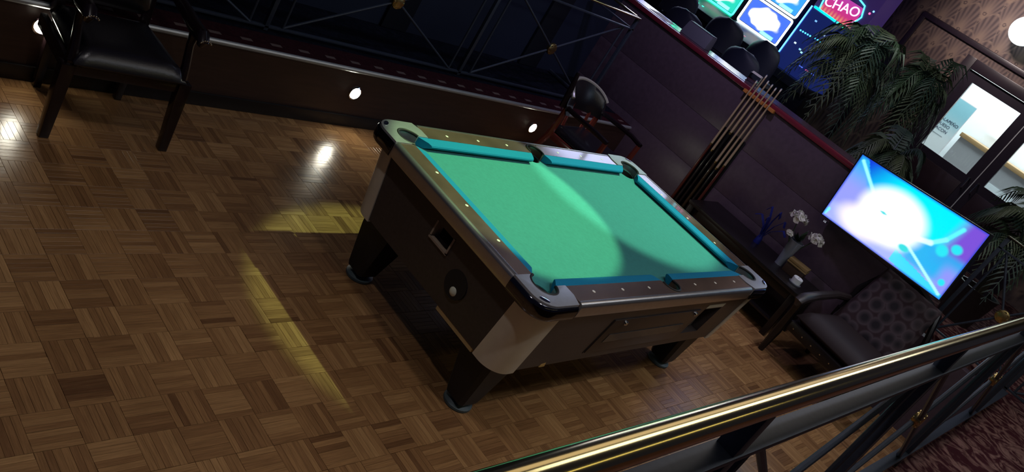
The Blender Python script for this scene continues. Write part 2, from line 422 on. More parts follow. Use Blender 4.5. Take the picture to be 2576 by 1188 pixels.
# --- wallpapered end wall with doorway
def wallpaper(y, z):
    # overlapping upright peacock fans with an eye near the foot of each
    SY, SZ = .26, .28; best = None; rows = int(math.floor(z / SZ))
    for r in (rows - 1, rows, rows + 1):
        off = .5 * SY if r % 2 else 0
        cy = round((y - off) / SY) * SY + off; dy, dz = y - cy, z - r * SZ
        if dz > -.05:
            t = math.sqrt((dy / .150) ** 2 + (max(0, dz) / .40) ** 2) if dz > 0 else math.hypot(dy / .150, dz / .05)
            if t < 1: best = (t, dy, dz); break
    base = (.095, .062, .064); light = (.20, .135, .105); dk = (.040, .024, .030)
    if best is None: return dk
    t, dy, dz = best; a = math.atan2(dy, dz + .10); ray = .5 + .5 * math.cos(a * 44)
    c = mixc(light, base, sstep(.10, .80, t))
    c = mixc(c, mixc(dk, mixc(base, light, .5), ray), sstep(.25, .8, t) * .85)
    if t > .94: c = mixc(c, light, .55)
    d = math.hypot(dy, dz - .05)
    if d < .022: c = mixc(c, dk, .8) if d > .010 else light
    return c
DY0, DY1, DZ1 = 1.12, 3.02, 2.62      # door opening in wall (y range, top)
wm = print_mat('fan_wallpaper', .7)
WE = 11.0
wall_e = picture('wall_end', 480, 130, lambda u, v: (WE, 5 - u * 4.2, 2.62 + v * 1.0), lambda u, v: wallpaper(5 - u * 4.2, 2.62 + v * 1.0), wm)
struct(wall_e, 'brown wallpaper with fan pattern on the end wall')
p2 = picture('wallpaper_field', 240, 130, lambda u, v: (WE, 5 - u * (5 - DY1), UP + v * (2.62 - UP)), lambda u, v: wallpaper(5 - u * (5 - DY1), UP + v * (2.62 - UP)), wm, wall_e)
p3 = picture('wallpaper_field', 60, 60, lambda u, v: (WE, DY0 - u * 2.2, UP + v * (2.62 - UP)), lambda u, v: wallpaper(DY0 - u * 2.2, UP + v * (2.62 - UP)), wm, wall_e)
MB().box(WE + .001, WE + .10, -1, 8, 2.62, 3.7).box(WE + .001, WE + .1, 5, 8, UP, 2.6195).build('wall_core', mat('wall_core_paint', (.03, .02, .02), .8), wall_e)
TRIMD = mat('dark_door_trim', (.022, .014, .022), .35, noise=.3, nscale=10)
# raised picture moulding round the doorway
tr = MB()
for a, b in (((3.80, .75), (3.80, 2.83)), ((3.83, 2.80), (.4, 2.80))):
    if a[0] == b[0]: tr.box(WE - .03, WE - .0005, a[0] - .03, a[0] + .03, a[1], b[1])
    else: tr.box(WE - .032, WE - .0005, b[0], a[0], a[1] - .03, a[1] + .03)
struct(tr.build('trim_4', TRIMD, bevel=.006), 'dark moulding framing the wallpaper round the door')
fr = MB(); fr.box(WE - .05, WE + .1, DY1 - .06, DY1 + .06, UP, 2.68); fr.box(WE - .05, WE + .1, DY0 - .06, DY0 + .06, UP, 2.68); fr.box(WE - .05, WE + .1, DY0 + .0605, DY1 - .0605, 2.56, 2.68)
struct(fr.build('trim_5', TRIMD, bevel=.006), 'dark wooden door frame')
# double glass doors: left leaf y 2.09..2.96, right leaf y 1.18..2.07
def door_leaf(n, ya, yb, label, knob_y):     # ya > yb
    px0, px1, pz0, pz1 = ya - .115, yb + .115, 1.575, 2.44
    b = MB()
    b.box(WE - .01, WE + .035, px0, ya, UP + .005, 2.555); b.box(WE - .01, WE + .035, yb, px1, UP + .005, 2.555)
    b.box(WE - .01, WE + .035, px1, px0, pz1, 2.555); b.box(WE - .01, WE + .035, px1, px0, UP + .005, pz0)
    d = b.build('door_%d' % n, mat('dark_door_wood', (.020, .014, .026), .35, noise=.3, nscale=8)); struct(d, label)
    MB().box(WE + .008, WE + .014, px1 + .0005, px0 - .0005, pz0 + .0005, pz1 - .0005).build('pane', GLASSM, d, smooth=0)
    MB().box(WE - .018, WE - .0105, px1 - .02, px0 + .02, .85, 1.47).build('lower_panel', mat('door_panel', (.028, .014, .020), .3, noise=.3, nscale=6), d, bevel=.004)
    MB().tube([(WE - .011, knob_y, 1.42), (WE - .06, knob_y, 1.43), (WE - .06, knob_y, 1.56), (WE - .011, knob_y, 1.57)], .010, 8).build('pull_handle', CHROME, d)
    return d
d1 = door_leaf(1, 2.955, 2.085, 'left dark door leaf with a tall glass pane showing a poster', 2.14)
d2 = door_leaf(2, 2.078, 1.185, 'right dark door leaf with a glass pane cut by the photo edge', 2.02)
MB().box(WE - .016, WE - .0105, 2.072, 2.082, UP + .01, 2.55).build('meeting_strip', mat('pale_weather_strip', (.55, .55, .60), .4), d2)
# lit corridor beyond the doors
corr = struct(MB().box(13.0, 13.1, -.5, 5, UP, 3.4).build('wall_corridor', mat('white_wall', (.74, .77, .76), .7)), 'pale lit wall of the corridor behind the glass doors')
struct(MB().box(11.1, 13.0, -.5, 5, UP - .1, UP - .001).build('floor_corridor', mat('corridor_tile', (.55, .55, .52), .4)), 'pale corridor floor behind the doors')
struct(MB().box(11.1, 13.0, 4.0, 4.08, UP, 3.4).build('wall_corridor_left', mat('white_wall', (.74, .77, .76))), 'left side wall of the corridor')
al = bpy.data.lights.new('corridor_ceiling_panel', 'AREA'); al.shape = 'RECTANGLE'; al.size = 1.2; al.size_y = 3; al.energy = 120; al.color = (.86, .97, 1)
alo = bpy.data.objects.new('corridor_ceiling_panel', al); C.objects.link(alo); alo.location = (12.2, 2.2, 3.3)

# ================================================================== POOL TABLE
TCX, TCY = 3.755, 2.040; HL, HW = 1.126, .662; RT = .82     # rail top height
T = empty('pool_table', (TCX, TCY, 0), 'coin-operated pool table with green felt and blue cushions', 'pool table')
CB, CT = .37, .748
def cab_x(z, s):
    t = (z - CB) / (CT - CB); return s * (HL - (.085 if s < 0 else .045) * (1 - t) - (.060 if s < 0 else .030) * t)
def cab_y(z, s):
    t = (z - CB) / (CT - CB); return s * (HW - .066 * (1 - t) - .018 * t)
CR = .105
def cab_outline(z, off=0, n=10):
    pts = []
    for sx, sy, a0 in ((1, 1, 0), (-1, 1, 90), (-1, -1, 180), (1, -1, 270)):
        ox, oy = cab_x(z, sx) + sx * (off - CR), cab_y(z, sy) + sy * (off - CR)
        for k in range(n + 1):
            a = R(a0 + 90 * k / n); pts.append((ox + CR * math.cos(a), oy + CR * math.sin(a)))
    return pts
o0, o1 = cab_outline(CB), cab_outline(CT); nn = len(o0)
cabm = MB().add([(x, y, CB) for x, y in o0] + [(x, y, CT) for x, y in o1], [tuple(range(nn - 1, -1, -1)), tuple(range(nn, 2 * nn))] + [(i, (i + 1) % nn, nn + (i + 1) % nn, nn + i) for i in range(nn)])
cabinet = cabm.build('cabinet', CAB, T, smooth=0)
BED = .775
bed = MB().box(-HL + .06, HL - .06, -HW + .05, HW - .05, CT + .0005, BED).build('playing_bed', FELT, T, smooth=0)
pk = [(sx * (HL - .135), sy * (HW - .135), .062) for sx in (-1, 1) for sy in (-1, 1)] + [(.02, sy * (HW - .092), .056) for sy in (-1, 1)]
def cutter(zb, zt, extra=0):
    m = MB()
    for x, y, r in pk: m.lathe([(r + extra, zb), (r + extra, zt)], (x, y, 0), 28)
    return m
bpy.context.view_layer.update()
c1 = cutter(.6, .9).build('tmp_cutter', BLACK, None, smooth=0); c1.location = (TCX, TCY, 0)
boolean_cut(bed, c1)
c2 = cutter(.62, .9)
yb = 1.845 - TCY
c2.lathe([(.062, -.12), (.062, .16)], (cab_x(.53, -1), yb, .525), 28, 'x')                 # ball return
yq0, yq1 = 1.975 - TCY, 2.105 - TCY
c2.box(cab_x(.6, -1) - .05, cab_x(.6, -1) + .14, yq0, yq1, .595, .675)                      # chalk and triangle niche
c2.box(4.255 - TCX, 4.46 - TCX, -HW - .02, -HW + .16, .455, .665)                           # coin box recess
c2 = c2.build('tmp_cutter', BLACK, None, smooth=0); c2.location = (TCX, TCY, 0)
boolean_cut(cabinet, c2)
# raw wood round the niche, lining of the ball return
n = MB(); xq = cab_x(.635, -1)
n.box(xq - .006, xq + .05, yq0 - .006, yq0 + .004, .59, .68); n.box(xq - .006, xq + .05, yq0 - .006, yq1 + .006, .586, .596); n.box(xq - .004, xq + .05, yq1 - .004, yq1 + .006, .60, .68)
n.build('niche_frame', mat('worn_wood_edge', (.34, .26, .19), .6, noise=.3, nscale=30), T)
MB().lathe([(.066, -.004), (.070, -.004), (.070, .006), (.060, .006)], (cab_x(.525, -1) - .002, yb, .525), 28, 'x').build('return_ring', RUBBER, T)
# apron batten of raw wood under the short end
MB().box(cab_x(CB, -1) + .002, cab_x(CB, -1) + .05, 1.60 - TCY, 1.88 - TCY, CB - .022, CB - .0005).build('batten', RAWWOOD, T)
MB().hexa([(-.72, cab_y(CB, -1) - .004, CB - .004), (-.68, cab_y(CB, -1) - .004, CB - .004), (-.68, cab_y(CB, -1) + .004, CB - .004), (-.72, cab_y(CB, -1) + .004, CB - .004)],
          [(-.715, cab_y(CB, -1) - .003, CB + .012), (-.685, cab_y(CB, -1) - .003, CB + .020), (-.685, cab_y(CB, -1) + .004, CB + .02), (-.715, cab_y(CB, -1) + .004, CB + .012)]).build('laminate_chip', mat('chipped_wood', (.55, .33, .10), .6), T)
# corner sheet-metal trims
def trim_path(z, sx, sy, off):
    cx, cy = cab_x(z, sx), cab_y(z, sy); r = CR + off; pts = []
    ccx, ccy = cx - sx * CR, cy - sy * CR
    pts.append((ccx + sx * r, ccy - sy * .035))
    for k in range(13):
        a = R(90 * k / 12); pts.append((ccx + sx * r * math.cos(a), ccy + sy * r * math.sin(a)))
    pts.append((ccx - sx * .035, ccy + sy * r))
    return pts
for sx in (-1, 1):
    for sy in (-1, 1):
        z0, z1 = CB - .012, CT - .004
        a0, a1 = trim_path(z0, sx, sy, .006), trim_path(z1, sx, sy, .006); b0, b1 = trim_path(z0, sx, sy, -.012), trim_path(z1, sx, sy, -.012)
        nn = len(a0); m = MB()
        vs = [(x, y, z0) for x, y in a0] + [(x, y, z1) for x, y in a1] + [(x, y, z0) for x, y in b0] + [(x, y, z1) for x, y in b1]
        fs = []
        for k in range(nn - 1):
            fs += [(k, k + 1, nn + k + 1, nn + k), (2 * nn + k + 1, 2 * nn + k, 3 * nn + k, 3 * nn + k + 1), (k + 1, k, 2 * nn + k, 2 * nn + k + 1), (nn + k, nn + k + 1, 3 * nn + k + 1, 3 * nn + k)]
        fs += [(0, nn, 3 * nn, 2 * nn), (nn - 1, 3 * nn - 1, 4 * nn - 1, 2 * nn - 1)]
        m.add(vs, fs).build('corner_trim', TRIM, T, smooth=50)
# rails, cushions, outer trim
OFFR, NOSEO = .120, .178
UE = .265; VE = .20        # casting lengths along long / short sides
SPX = .02                  # side pocket x
def side_map(sy): return lambda u, o, z: (u, sy * (HW - o), z)
def end_map(sx): return lambda u, o, z: (sx * (HL - o), u, z)
rail_prof = [(.010, .772), (.010, .810), (.021, RT), (OFFR, RT), (OFFR, .772)]
trim_prof = [(.000, .748), (-.004, .756), (-.004, .802)] + [(.0165 - .0205 * math.cos(R(a_)), .802 + .0205 * math.sin(R(a_))) for a_ in range(12, 91, 13)] + [(.0225, .8222), (.0225, .8202), (.0095, .811), (.0095, .748)]
cush_prof = [(OFFR + .0005, .776), (OFFR + .0005, .819), (.160, .816), (NOSEO - .004, .811), (NOSEO, .804), (NOSEO - .006, .794), (.150, .7765)]
for sy in (-1, 1):
    for u0, u1, kind in ((-HL + UE, SPX - .064, 0), (SPX + .064, HL - UE, 1)):
        mf = side_map(sy)
        MB().sweep(rail_prof, lambda o: u0, lambda o: u1, mf).build('rail', RAILW, T, smooth=30)
        if kind == 0:
            ca, cb_ = (lambda o: -HL + .202 + (o - OFFR) * 1.0), (lambda o: SPX - .060 - (o - OFFR) * .45)
        else:
            ca, cb_ = (lambda o: SPX + .060 + (o - OFFR) * .45), (lambda o: HL - .202 - (o - OFFR) * 1.0)
        MB().sweep(cush_prof, ca, cb_, mf).build('cushion', CUSH, T, smooth=40)
    MB().sweep(trim_prof, lambda o: -HL + UE + .001, lambda o: HL - UE - .001, mf).build('rail_edge_trim', ALU, T, smooth=55)
for sx in (-1, 1):
    mf = end_map(sx)
    MB().sweep(rail_prof, lambda o: -HW + VE, lambda o: HW - VE, mf).build('rail', RAILW, T, smooth=30)
    MB().sweep(cush_prof, lambda o: -HW + .202 + (o - OFFR), lambda o: HW - .202 - (o - OFFR), mf).build('cushion', CUSH, T, smooth=40)
    MB().sweep(trim_prof, lambda o: -HW + VE + .001, lambda o: HW - VE - .001, mf).build('rail_edge_trim', ALU, T, smooth=55)
# rail sights
def sight(x, y): MB().lathe([(.0085, RT - .002), (.0085, RT + .0006), (.006, RT + .0012)], (x, y, 0), 12).build('rail_sight', IVORY, T)
NL = HL - NOSEO; NW = HW - NOSEO
for sy in (-1, 1):
    for s in (-1, 1):
        for q in (.25, .5, .75): sight(SPX + s * NL * q, sy * (HW - .075))
for sx in (-1, 1):
    for q in (-.5, 0, .5): sight(sx * (HL - .098), NW * q)
# corner castings, bumpers, pockets
for sx in (-1, 1):
    for sy in (-1, 1):
        def W(u, v): return (sx * (HL - u), sy * (HW - v))
        rr = .095; poly = [(0, VE - .001)]
        for k in range(9):
            a = R(180 + 90 * k / 8); poly.append((rr + rr * math.cos(a), rr + rr * math.sin(a)))
        poly += [(UE - .025, 0), (UE - .001, OFFR * .5), (UE - .001, OFFR), (.205, OFFR)]
        for k in range(15):
            a = R(-14 - 242 * k / 14); poly.append((.135 + .064 * math.cos(a), .135 + .064 * math.sin(a)))
        poly += [(OFFR, .196), (OFFR, VE - .001)]
        pw = [W(u, v) for u, v in poly]
        if sx * sy < 0: pw = pw[::-1]
        cast = MB().prism(pw, .772, RT + .004).build('corner_casting', CAST, T, bevel=.007, seg=3, smooth=40)
        # outer bumper following the rounded corner
        pth = [(0, VE - .002)] + [(rr + rr * math.cos(R(180 + 90 * k / 12)), rr + rr * math.sin(R(180 + 90 * k / 12))) for k in range(13)] + [(UE - .024, 0)]
        prof = [(.002, .742), (.010, .750), (.012, .770), (.012, .796), (.009, .808), (.002, .8135)]
        vs = []; fs = []; m_ = len(prof)
        for i, (u, v) in enumerate(pth):
            if u <= 1e-6: nx_, ny_ = -1, 0
            elif v <= 1e-6: nx_, ny_ = 0, -1
            else:
                nx_, ny_ = u - rr, v - rr; l = math.hypot(nx_, ny_); nx_ /= l; ny_ /= l
            for o, z in prof:
                x, y = W(u + nx_ * o, v + ny_ * o); vs.append((x, y, z))
        for i in range(len(pth) - 1):
            for k in range(m_ - 1): fs.append((i * m_ + k, i * m_ + k + 1, (i + 1) * m_ + k + 1, (i + 1) * m_ + k))
            fs.append((i * m_ + m_ - 1, i * m_, (i + 1) * m_, (i + 1) * m_ + m_ - 1))
        fs += [tuple(range(m_)), tuple((len(pth) - 1) * m_ + k for k in range(m_ - 1, -1, -1))]
        MB().add(vs, fs).build('corner_bumper', BUMPER, T, smooth=60)
        # oval badge on the casting
        ov = [W(.043 + .026 * math.cos(a) * .707 - .012 * math.sin(a) * .707, .043 - .026 * math.cos(a) * .707 - .012 * math.sin(a) * .707) for a in [2 * math.pi * k / 20 for k in range(20)]]
        MB().prism(ov, RT + .0035, RT + .008).build('badge', CHROME, cast, bevel=.002)
        arc = [(*W(.135 + .066 * math.cos(R(-14 - 242 * k / 20)), .135 + .066 * math.sin(R(-14 - 242 * k / 20))), RT - .001) for k in range(21)]
        MB().tube(arc, .0075, 8).build('pocket_rim', RUBBER, T)
for x, y, r in pk:
    m = MB(); m.lathe([(0.0, .635), (r - .008, .635), (r - .003, .66), (r - .002, .772), (r - .007, .772), (r - .008, .665), (0.0, .645)], (x, y, 0), 28)
    m.build('pocket', RUBBER, T)
for sy in (-1, 1):
    cx, cy = SPX, sy * (HW - .092)
    poly = [(SPX - .0635, sy * (HW - .016)), (SPX + .0635, sy * (HW - .016))] + [(SPX + .0635, sy * (HW - OFFR))]
    arc = [(cx + .057 * math.cos(R(a)), cy + sy * .057 * math.sin(R(a))) for a in range(-25, 206, 11)]
    poly = poly + arc + [(SPX - .0635, sy * (HW - OFFR))]
    if sy > 0: poly = poly[::-1]
    MB().prism(poly, .772, RT - .0005).build('side_casting', RAILW, T, smooth=30)
    MB().tube([(x, y, RT) for x, y in arc], .006, 8).build('pocket_rim', RUBBER, T)
# legs with levelers
for lx, ly in ((-.885, -.44), (-.905, .455), (.985, -.44), (.985, .455)):
    def sq(h, ch, z, dx, dy): return [(lx + dx + a, ly + dy + b, z) for a, b in ((-h + ch, -h), (h - ch, -h), (h, -h + ch), (h, h - ch), (h - ch, h), (-h + ch, h), (-h, h - ch), (-h, -h + ch))]
    s_ = -1 if lx < 0 else 1; t_ = -1 if ly < 0 else 1
    lv = [sq(.062, .016, .045, 0, 0), sq(.068, .018, .07, 0, 0), sq(.105, .022, .30, -.012 * s_, -.012 * t_), sq(.110, .022, CB + .001, -.014 * s_, -.014 * t_)]
    m = MB(); vs = [v for ring in lv for v in ring]; fs = [tuple(range(7, -1, -1)), tuple(24 + k for k in range(8))]
    for i in range(3):
        for k in range(8): fs.append((i * 8 + k, i * 8 + (k + 1) % 8, (i + 1) * 8 + (k + 1) % 8, (i + 1) * 8 + k))
    lg = m.add(vs, fs).build('leg', LEGM, T, smooth=30)
    MB().lathe([(.068, 0), (.074, .004), (.074, .016), (.050, .026), (.030, .046)], (lx, ly, 0), 24).build('leveler_foot', FOOT, lg)
# coin mechanism side (towards the balcony)
def on_face(x, z, o): return (x - TCX, cab_y(z, -1) - o, z)
def face_slab(x0, x1, z0, z1, o0, o1):
    q = lambda o: [on_face(x0, z0, o), on_face(x1, z0, o), on_face(x1, z1, o), on_face(x0, z1, o)]
    return MB().hexa(q(o0), q(o1))
dr = face_slab(3.335, 4.20, .425, .668, -.001, .006).build('ball_access_door', CABP, T, bevel=.002)
face_slab(3.325, 3.3335, .42, .67, -.001, .0015).build('door_gap', RUBBER, T)
face_slab(3.40, 4.14, .50, .56, .0055, .0085).build('window_strip', mat('smoked_strip', (.030, .038, .042), .18), dr)
for x in (3.44, 4.155):
    MB().lathe([(.013, 0), (.013, -.008), (.009, -.013)], Vector(on_face(x, .645, .006)), 16, 'y').build('lock', CHROME, dr)
face_slab(4.255, 4.46, .673, .70, -.001, .002).build('price_label', mat('paper_label', (.72, .68, .52), .6), T)
cm = MB().box(4.30 - TCX, 4.42 - TCX, -HW + .09, -HW + .12, .47, .55).build('coin_slide', ALU, T, bevel=.003)
MB().box(4.255 - TCX, 4.46 - TCX, -HW + .155, -HW + .165, .45, .67).build('coin_box_back', BLACK, T)

# cue ball waiting in the return
bpos = (TCX + cab_x(.525, -1) + .012, TCY + yb - .008, .4635 + .0286)
ball = MB().lathe([(.0286 * math.sin(math.pi * k / 16), -.0286 * math.cos(math.pi * k / 16)) for k in range(17)], (0, 0, 0), 24).build('cue_ball', mat('ivory_ball', (.78, .80, .62), .15, coat=.5), loc=bpos, smooth=80)
tag(ball, 'pale ivory cue ball lying in the round ball return hole', 'ball')

# ================================================================== WALL LIGHTS ON THE RISER
LED = mat('led_lens', (.9, .9, .9), .3, emit=(1, .95, .78), estr=95)
for x, z, lab in ((1.68, .31, 'bright round step light on the riser behind the left armchair'), (3.66, .255, 'bright round step light on the riser left of the table corner'),
                  (5.61, .235, 'bright round step light on the riser by the far captain chair')):
    e = empty('step_light', (x, WY, z), lab, 'wall light', group='round step lights on the riser')
    MB().lathe([(.050, -.0005), (.050, -.006), (.043, -.009), (.040, -.007)], (0, 0, 0), 24, 'y').build('bezel', CHROME, e)
    MB().lathe([(.041, -.0065), (.036, -.0105), (0, -.0125)], (0, 0, 0), 24, 'y').build('lens', LED, e)

# ================================================================== RAILINGS
def rosette(c, axis, r, parent):
    m = MB(); n = 20
    m.lathe([(r * .55, -.020), (r * .95, -.013), (r, -.008), (r, .008), (r * .95, .013), (r * .55, .020)], c, n, axis)
    for k in range(8):
        a = 2 * math.pi * k / 8; d = r * .72
        p = {'y': (d * math.cos(a), 0, d * math.sin(a)), 'x': (0, d * math.cos(a), d * math.sin(a))}[axis]
        for s in (-1, 1):
            q = {'y': (0, s * .014, 0), 'x': (s * .014, 0, 0)}[axis]
            m.lathe([(.0, -.006), (r * .20, -.003), (r * .20, .003), (0, .006)], Vector(c) + Vector(p) + Vector(q), 8, axis)
    m.build('rosette', BRASSD, parent)
def railing(name, label, a, b, base, zb, zt, zh, rh, posts, centers, rod=.009, post=.03, ros=.052, flat=.03, rz=.12):
    """run from a to b (xy); posts, centers: distances along the run"""
    a = Vector((a[0], a[1])); b = Vector((b[0], b[1])); d = (b - a); Ln = d.length; d.normalize()
    e = empty(name, (a.x, a.y, base), label, 'railing', rz=math.atan2(d.y, d.x))
    P = lambda u, z, o=0: (u, o, z - base)
    if rh > .02: MB().tube([P(0, zh), P(Ln, zh)], rh, 28).build('handrail', BRASS, e, smooth=60)
    else: MB().box(0, Ln, -.028, .028, zh - base - .010, zh - base + .006).build('handrail', BRASS, e, bevel=.006)
    MB().box(0, Ln, -flat / 2, flat / 2, zt - base - .007, zt - base + .007).build('top_bar', IRON, e, bevel=.002)
    MB().box(0, Ln, -flat / 2, flat / 2, zb - base - .007, zb - base + .007).build('bottom_bar', IRON, e, bevel=.002)
    for u in posts:
        if 0 <= u <= Ln: MB().box(u - post / 2, u + post / 2, -post / 2, post / 2, 0, zh - base - rh * .7).build('post', IRON, e, bevel=.002)
    half = None
    for c in centers:
        lo = max([p for p in posts if p < c] or [0]) + rz; hi = min([p for p in posts if p > c] or [Ln]) - rz
        zc = (zb + zt) / 2
        for u in (lo, hi): MB().tube([P(u, zb), P(u, zt)], rod, 8).build('side_rod', IRON, e)
        MB().tube([P(lo, zb + .007, rod * .5), P(c, zc, rod * .5), P(hi, zt - .007, rod * .5)], rod, 8).build('brace', IRON, e)
        MB().tube([P(lo, zt - .007, -rod * .5), P(c, zc, -rod * .5), P(hi, zb + .007, -rod * .5)], rod, 8).build('brace', IRON, e)
        rosette(P(c, zc), 'y', ros, e)
    return e
railing('railing', 'dark iron railing with X braces on the stage behind the table', (-.6, 4.30), (6.50, 4.30), PL, .465, 1.25, 1.365, .012,
        [.13, 1.87, 3.61, 5.35, 7.085], [1.0, 2.74, 4.48, 6.22])
railing('railing', 'short iron railing return running back to the navy wall', (6.50, 4.345), (6.50, 4.86), PL, .465, 1.25, 1.365, .012, [.52], [], rz=.1)
nr = railing('railing', 'near iron railing with thick polished brass handrail across the corner', (-.6, .316), (6.93, .182), UP, .79, 1.575, 1.70, .0255,
        [.55, 2.05, 3.55, 5.05, 6.55], [1.3, 2.8, 4.3, 5.8], rod=.011, post=.042, ros=.040, flat=.050, rz=.14)
railing('railing', 'iron railing with brass top and rosette right of the television', (7.06, .90), (7.06, -1.6), UP, .79, 1.555, 1.655, .012, [.015, .70, 1.9], [.35, 1.3], rz=.06)

# ================================================================== CHAIRS
def curved_strip(pts_fn, n, m):
    vs = [pts_fn(i / n, j / m) for j in range(m + 1) for i in range(n + 1)]
    fs = [(j * (n + 1) + i, j * (n + 1) + i + 1, (j + 1) * (n + 1) + i + 1, (j + 1) * (n + 1) + i) for j in range(m) for i in range(n)]
    return vs, fs
def cushion_mesh(w, d, h, z, front=1.0, n=12, taper=.9):
    """puffed cushion, origin centre; -y is the front"""
    vs, fs = [], []
    def P(u, v, top):
        x = (u - .5) * w * (taper + (1 - taper) * (1 - v)); y = (v - .5) * d
        e = min(u, 1 - u, v, 1 - v) * 2; k = (1 - (1 - min(1, e * 2.2)) ** 2) ** .5
        return (x, y, z + (h * (.35 + .65 * k) if top else h * .3 * (1 - k)))
    m = MB()
    for top in (True, False):
        v_, f_ = curved_strip(lambda a, b: P(a, b, top), n, n); m.add(v_, f_ if top else [f[::-1] for f in f_])
    N = n + 1
    ring = [i for i in range(n)] + [j * N + n for j in range(n)] + [n * N + i for i in range(n, 0, -1)] + [j * N for j in range(n, 0, -1)]
    off = N * N
    for k in range(len(ring)):
        a, b = ring[k], ring[(k + 1) % len(ring)]; m.f.append((a, b, off + b, off + a))
    return m
def armchair(loc, rz, label):
    """open-arm club chair, front towards -y"""
    e = empty('armchair', loc, label, 'chair', rz=rz)
    for s in (-1, 1):
        MB().hexa([(s * .285 - .022, -.292, 0), (s * .285 + .022, -.292, 0), (s * .285 + .022, -.248, 0), (s * .285 - .022, -.248, 0)],
                  [(s * .275 - .032, -.285, .40), (s * .275 + .032, -.285, .40), (s * .275 + .032, -.222, .40), (s * .275 - .032, -.222, .40)]).build('front_leg', MAHOG, e, bevel=.005)
        MB().hexa([(s * .200 - .018, .165, 0), (s * .200 + .018, .165, 0), (s * .200 + .018, .203, 0), (s * .200 - .018, .203, 0)],
                  [(s * .205 - .022, .165, .42), (s * .205 + .022, .165, .42), (s * .205 + .022, .212, .42), (s * .205 - .022, .212, .42)]).build('back_leg', MAHOG, e, bevel=.004)
        MB().bar((s * .205, .190, .40), (s * .25, .34, 1.0), .045, .05).build('back_stile', MAHOG, e, bevel=.005)
        # arm support and scrolled arm
        MB().tube([(s * .262, -.25, .38), (s * .262, -.235, .48), (s * .262, -.20, .58), (s * .262, -.20, .645)], [.028, .022, .02, .026], 10).build('arm_support', MAHOG, e)
        arm = MB().tube([(s * .255, .30, .70), (s * .262, .15, .70), (s * .264, -.05, .685), (s * .264, -.20, .670), (s * .264, -.27, .672), (s * .264, -.295, .655), (s * .264, -.28, .635)],
                        [.026, .030, .034, .038, .036, .03, .02], 12).build('arm', MAHOG, e)
        pad = MB()
        for k in range(7):
            a = R(-70 + 140 * k / 6); pad.lathe([(.004, 0), (.004, -.003), (0, -.006)], (s * .264 + .028 * math.sin(a), -.326, .657 + .020 * math.cos(a)), 8, 'y')
        pad.build('nail_heads', NAIL, arm)
    MB().box(-.285, .285, -.272, -.235, .345, .415).build('seat_rail', MAHOG, e, bevel=.004)
    for s in (-1, 1): MB().box(s * .27 - .016, s * .27 + .016, -.234, .165, .345, .412).build('seat_rail', MAHOG, e, bevel=.004)
    MB().box(-.215, .215, .170, .200, .345, .415).build('seat_rail', MAHOG, e, bevel=.004)
    cushion_mesh(.53, .50, .12, .375, n=14).build('seat', LEATHER, e, smooth=60).location = (0, -.050, 0)
    bk = cushion_mesh(.46, .50, .085, 0, n=12).build('backrest', LEATHER, e, smooth=60)
    bk.location = (0, .285, .74); bk.rotation_euler = (R(79), 0, 0)
    MB().bar((-.27, .335, .99), (.27, .335, .99), .05, .05).build('crest_rail', MAHOG, e, bevel=.012)
    return e
armchair((1.905, 3.79, 0), R(-2), 'dark leather armchair with scrolled wooden arms against the stage riser')

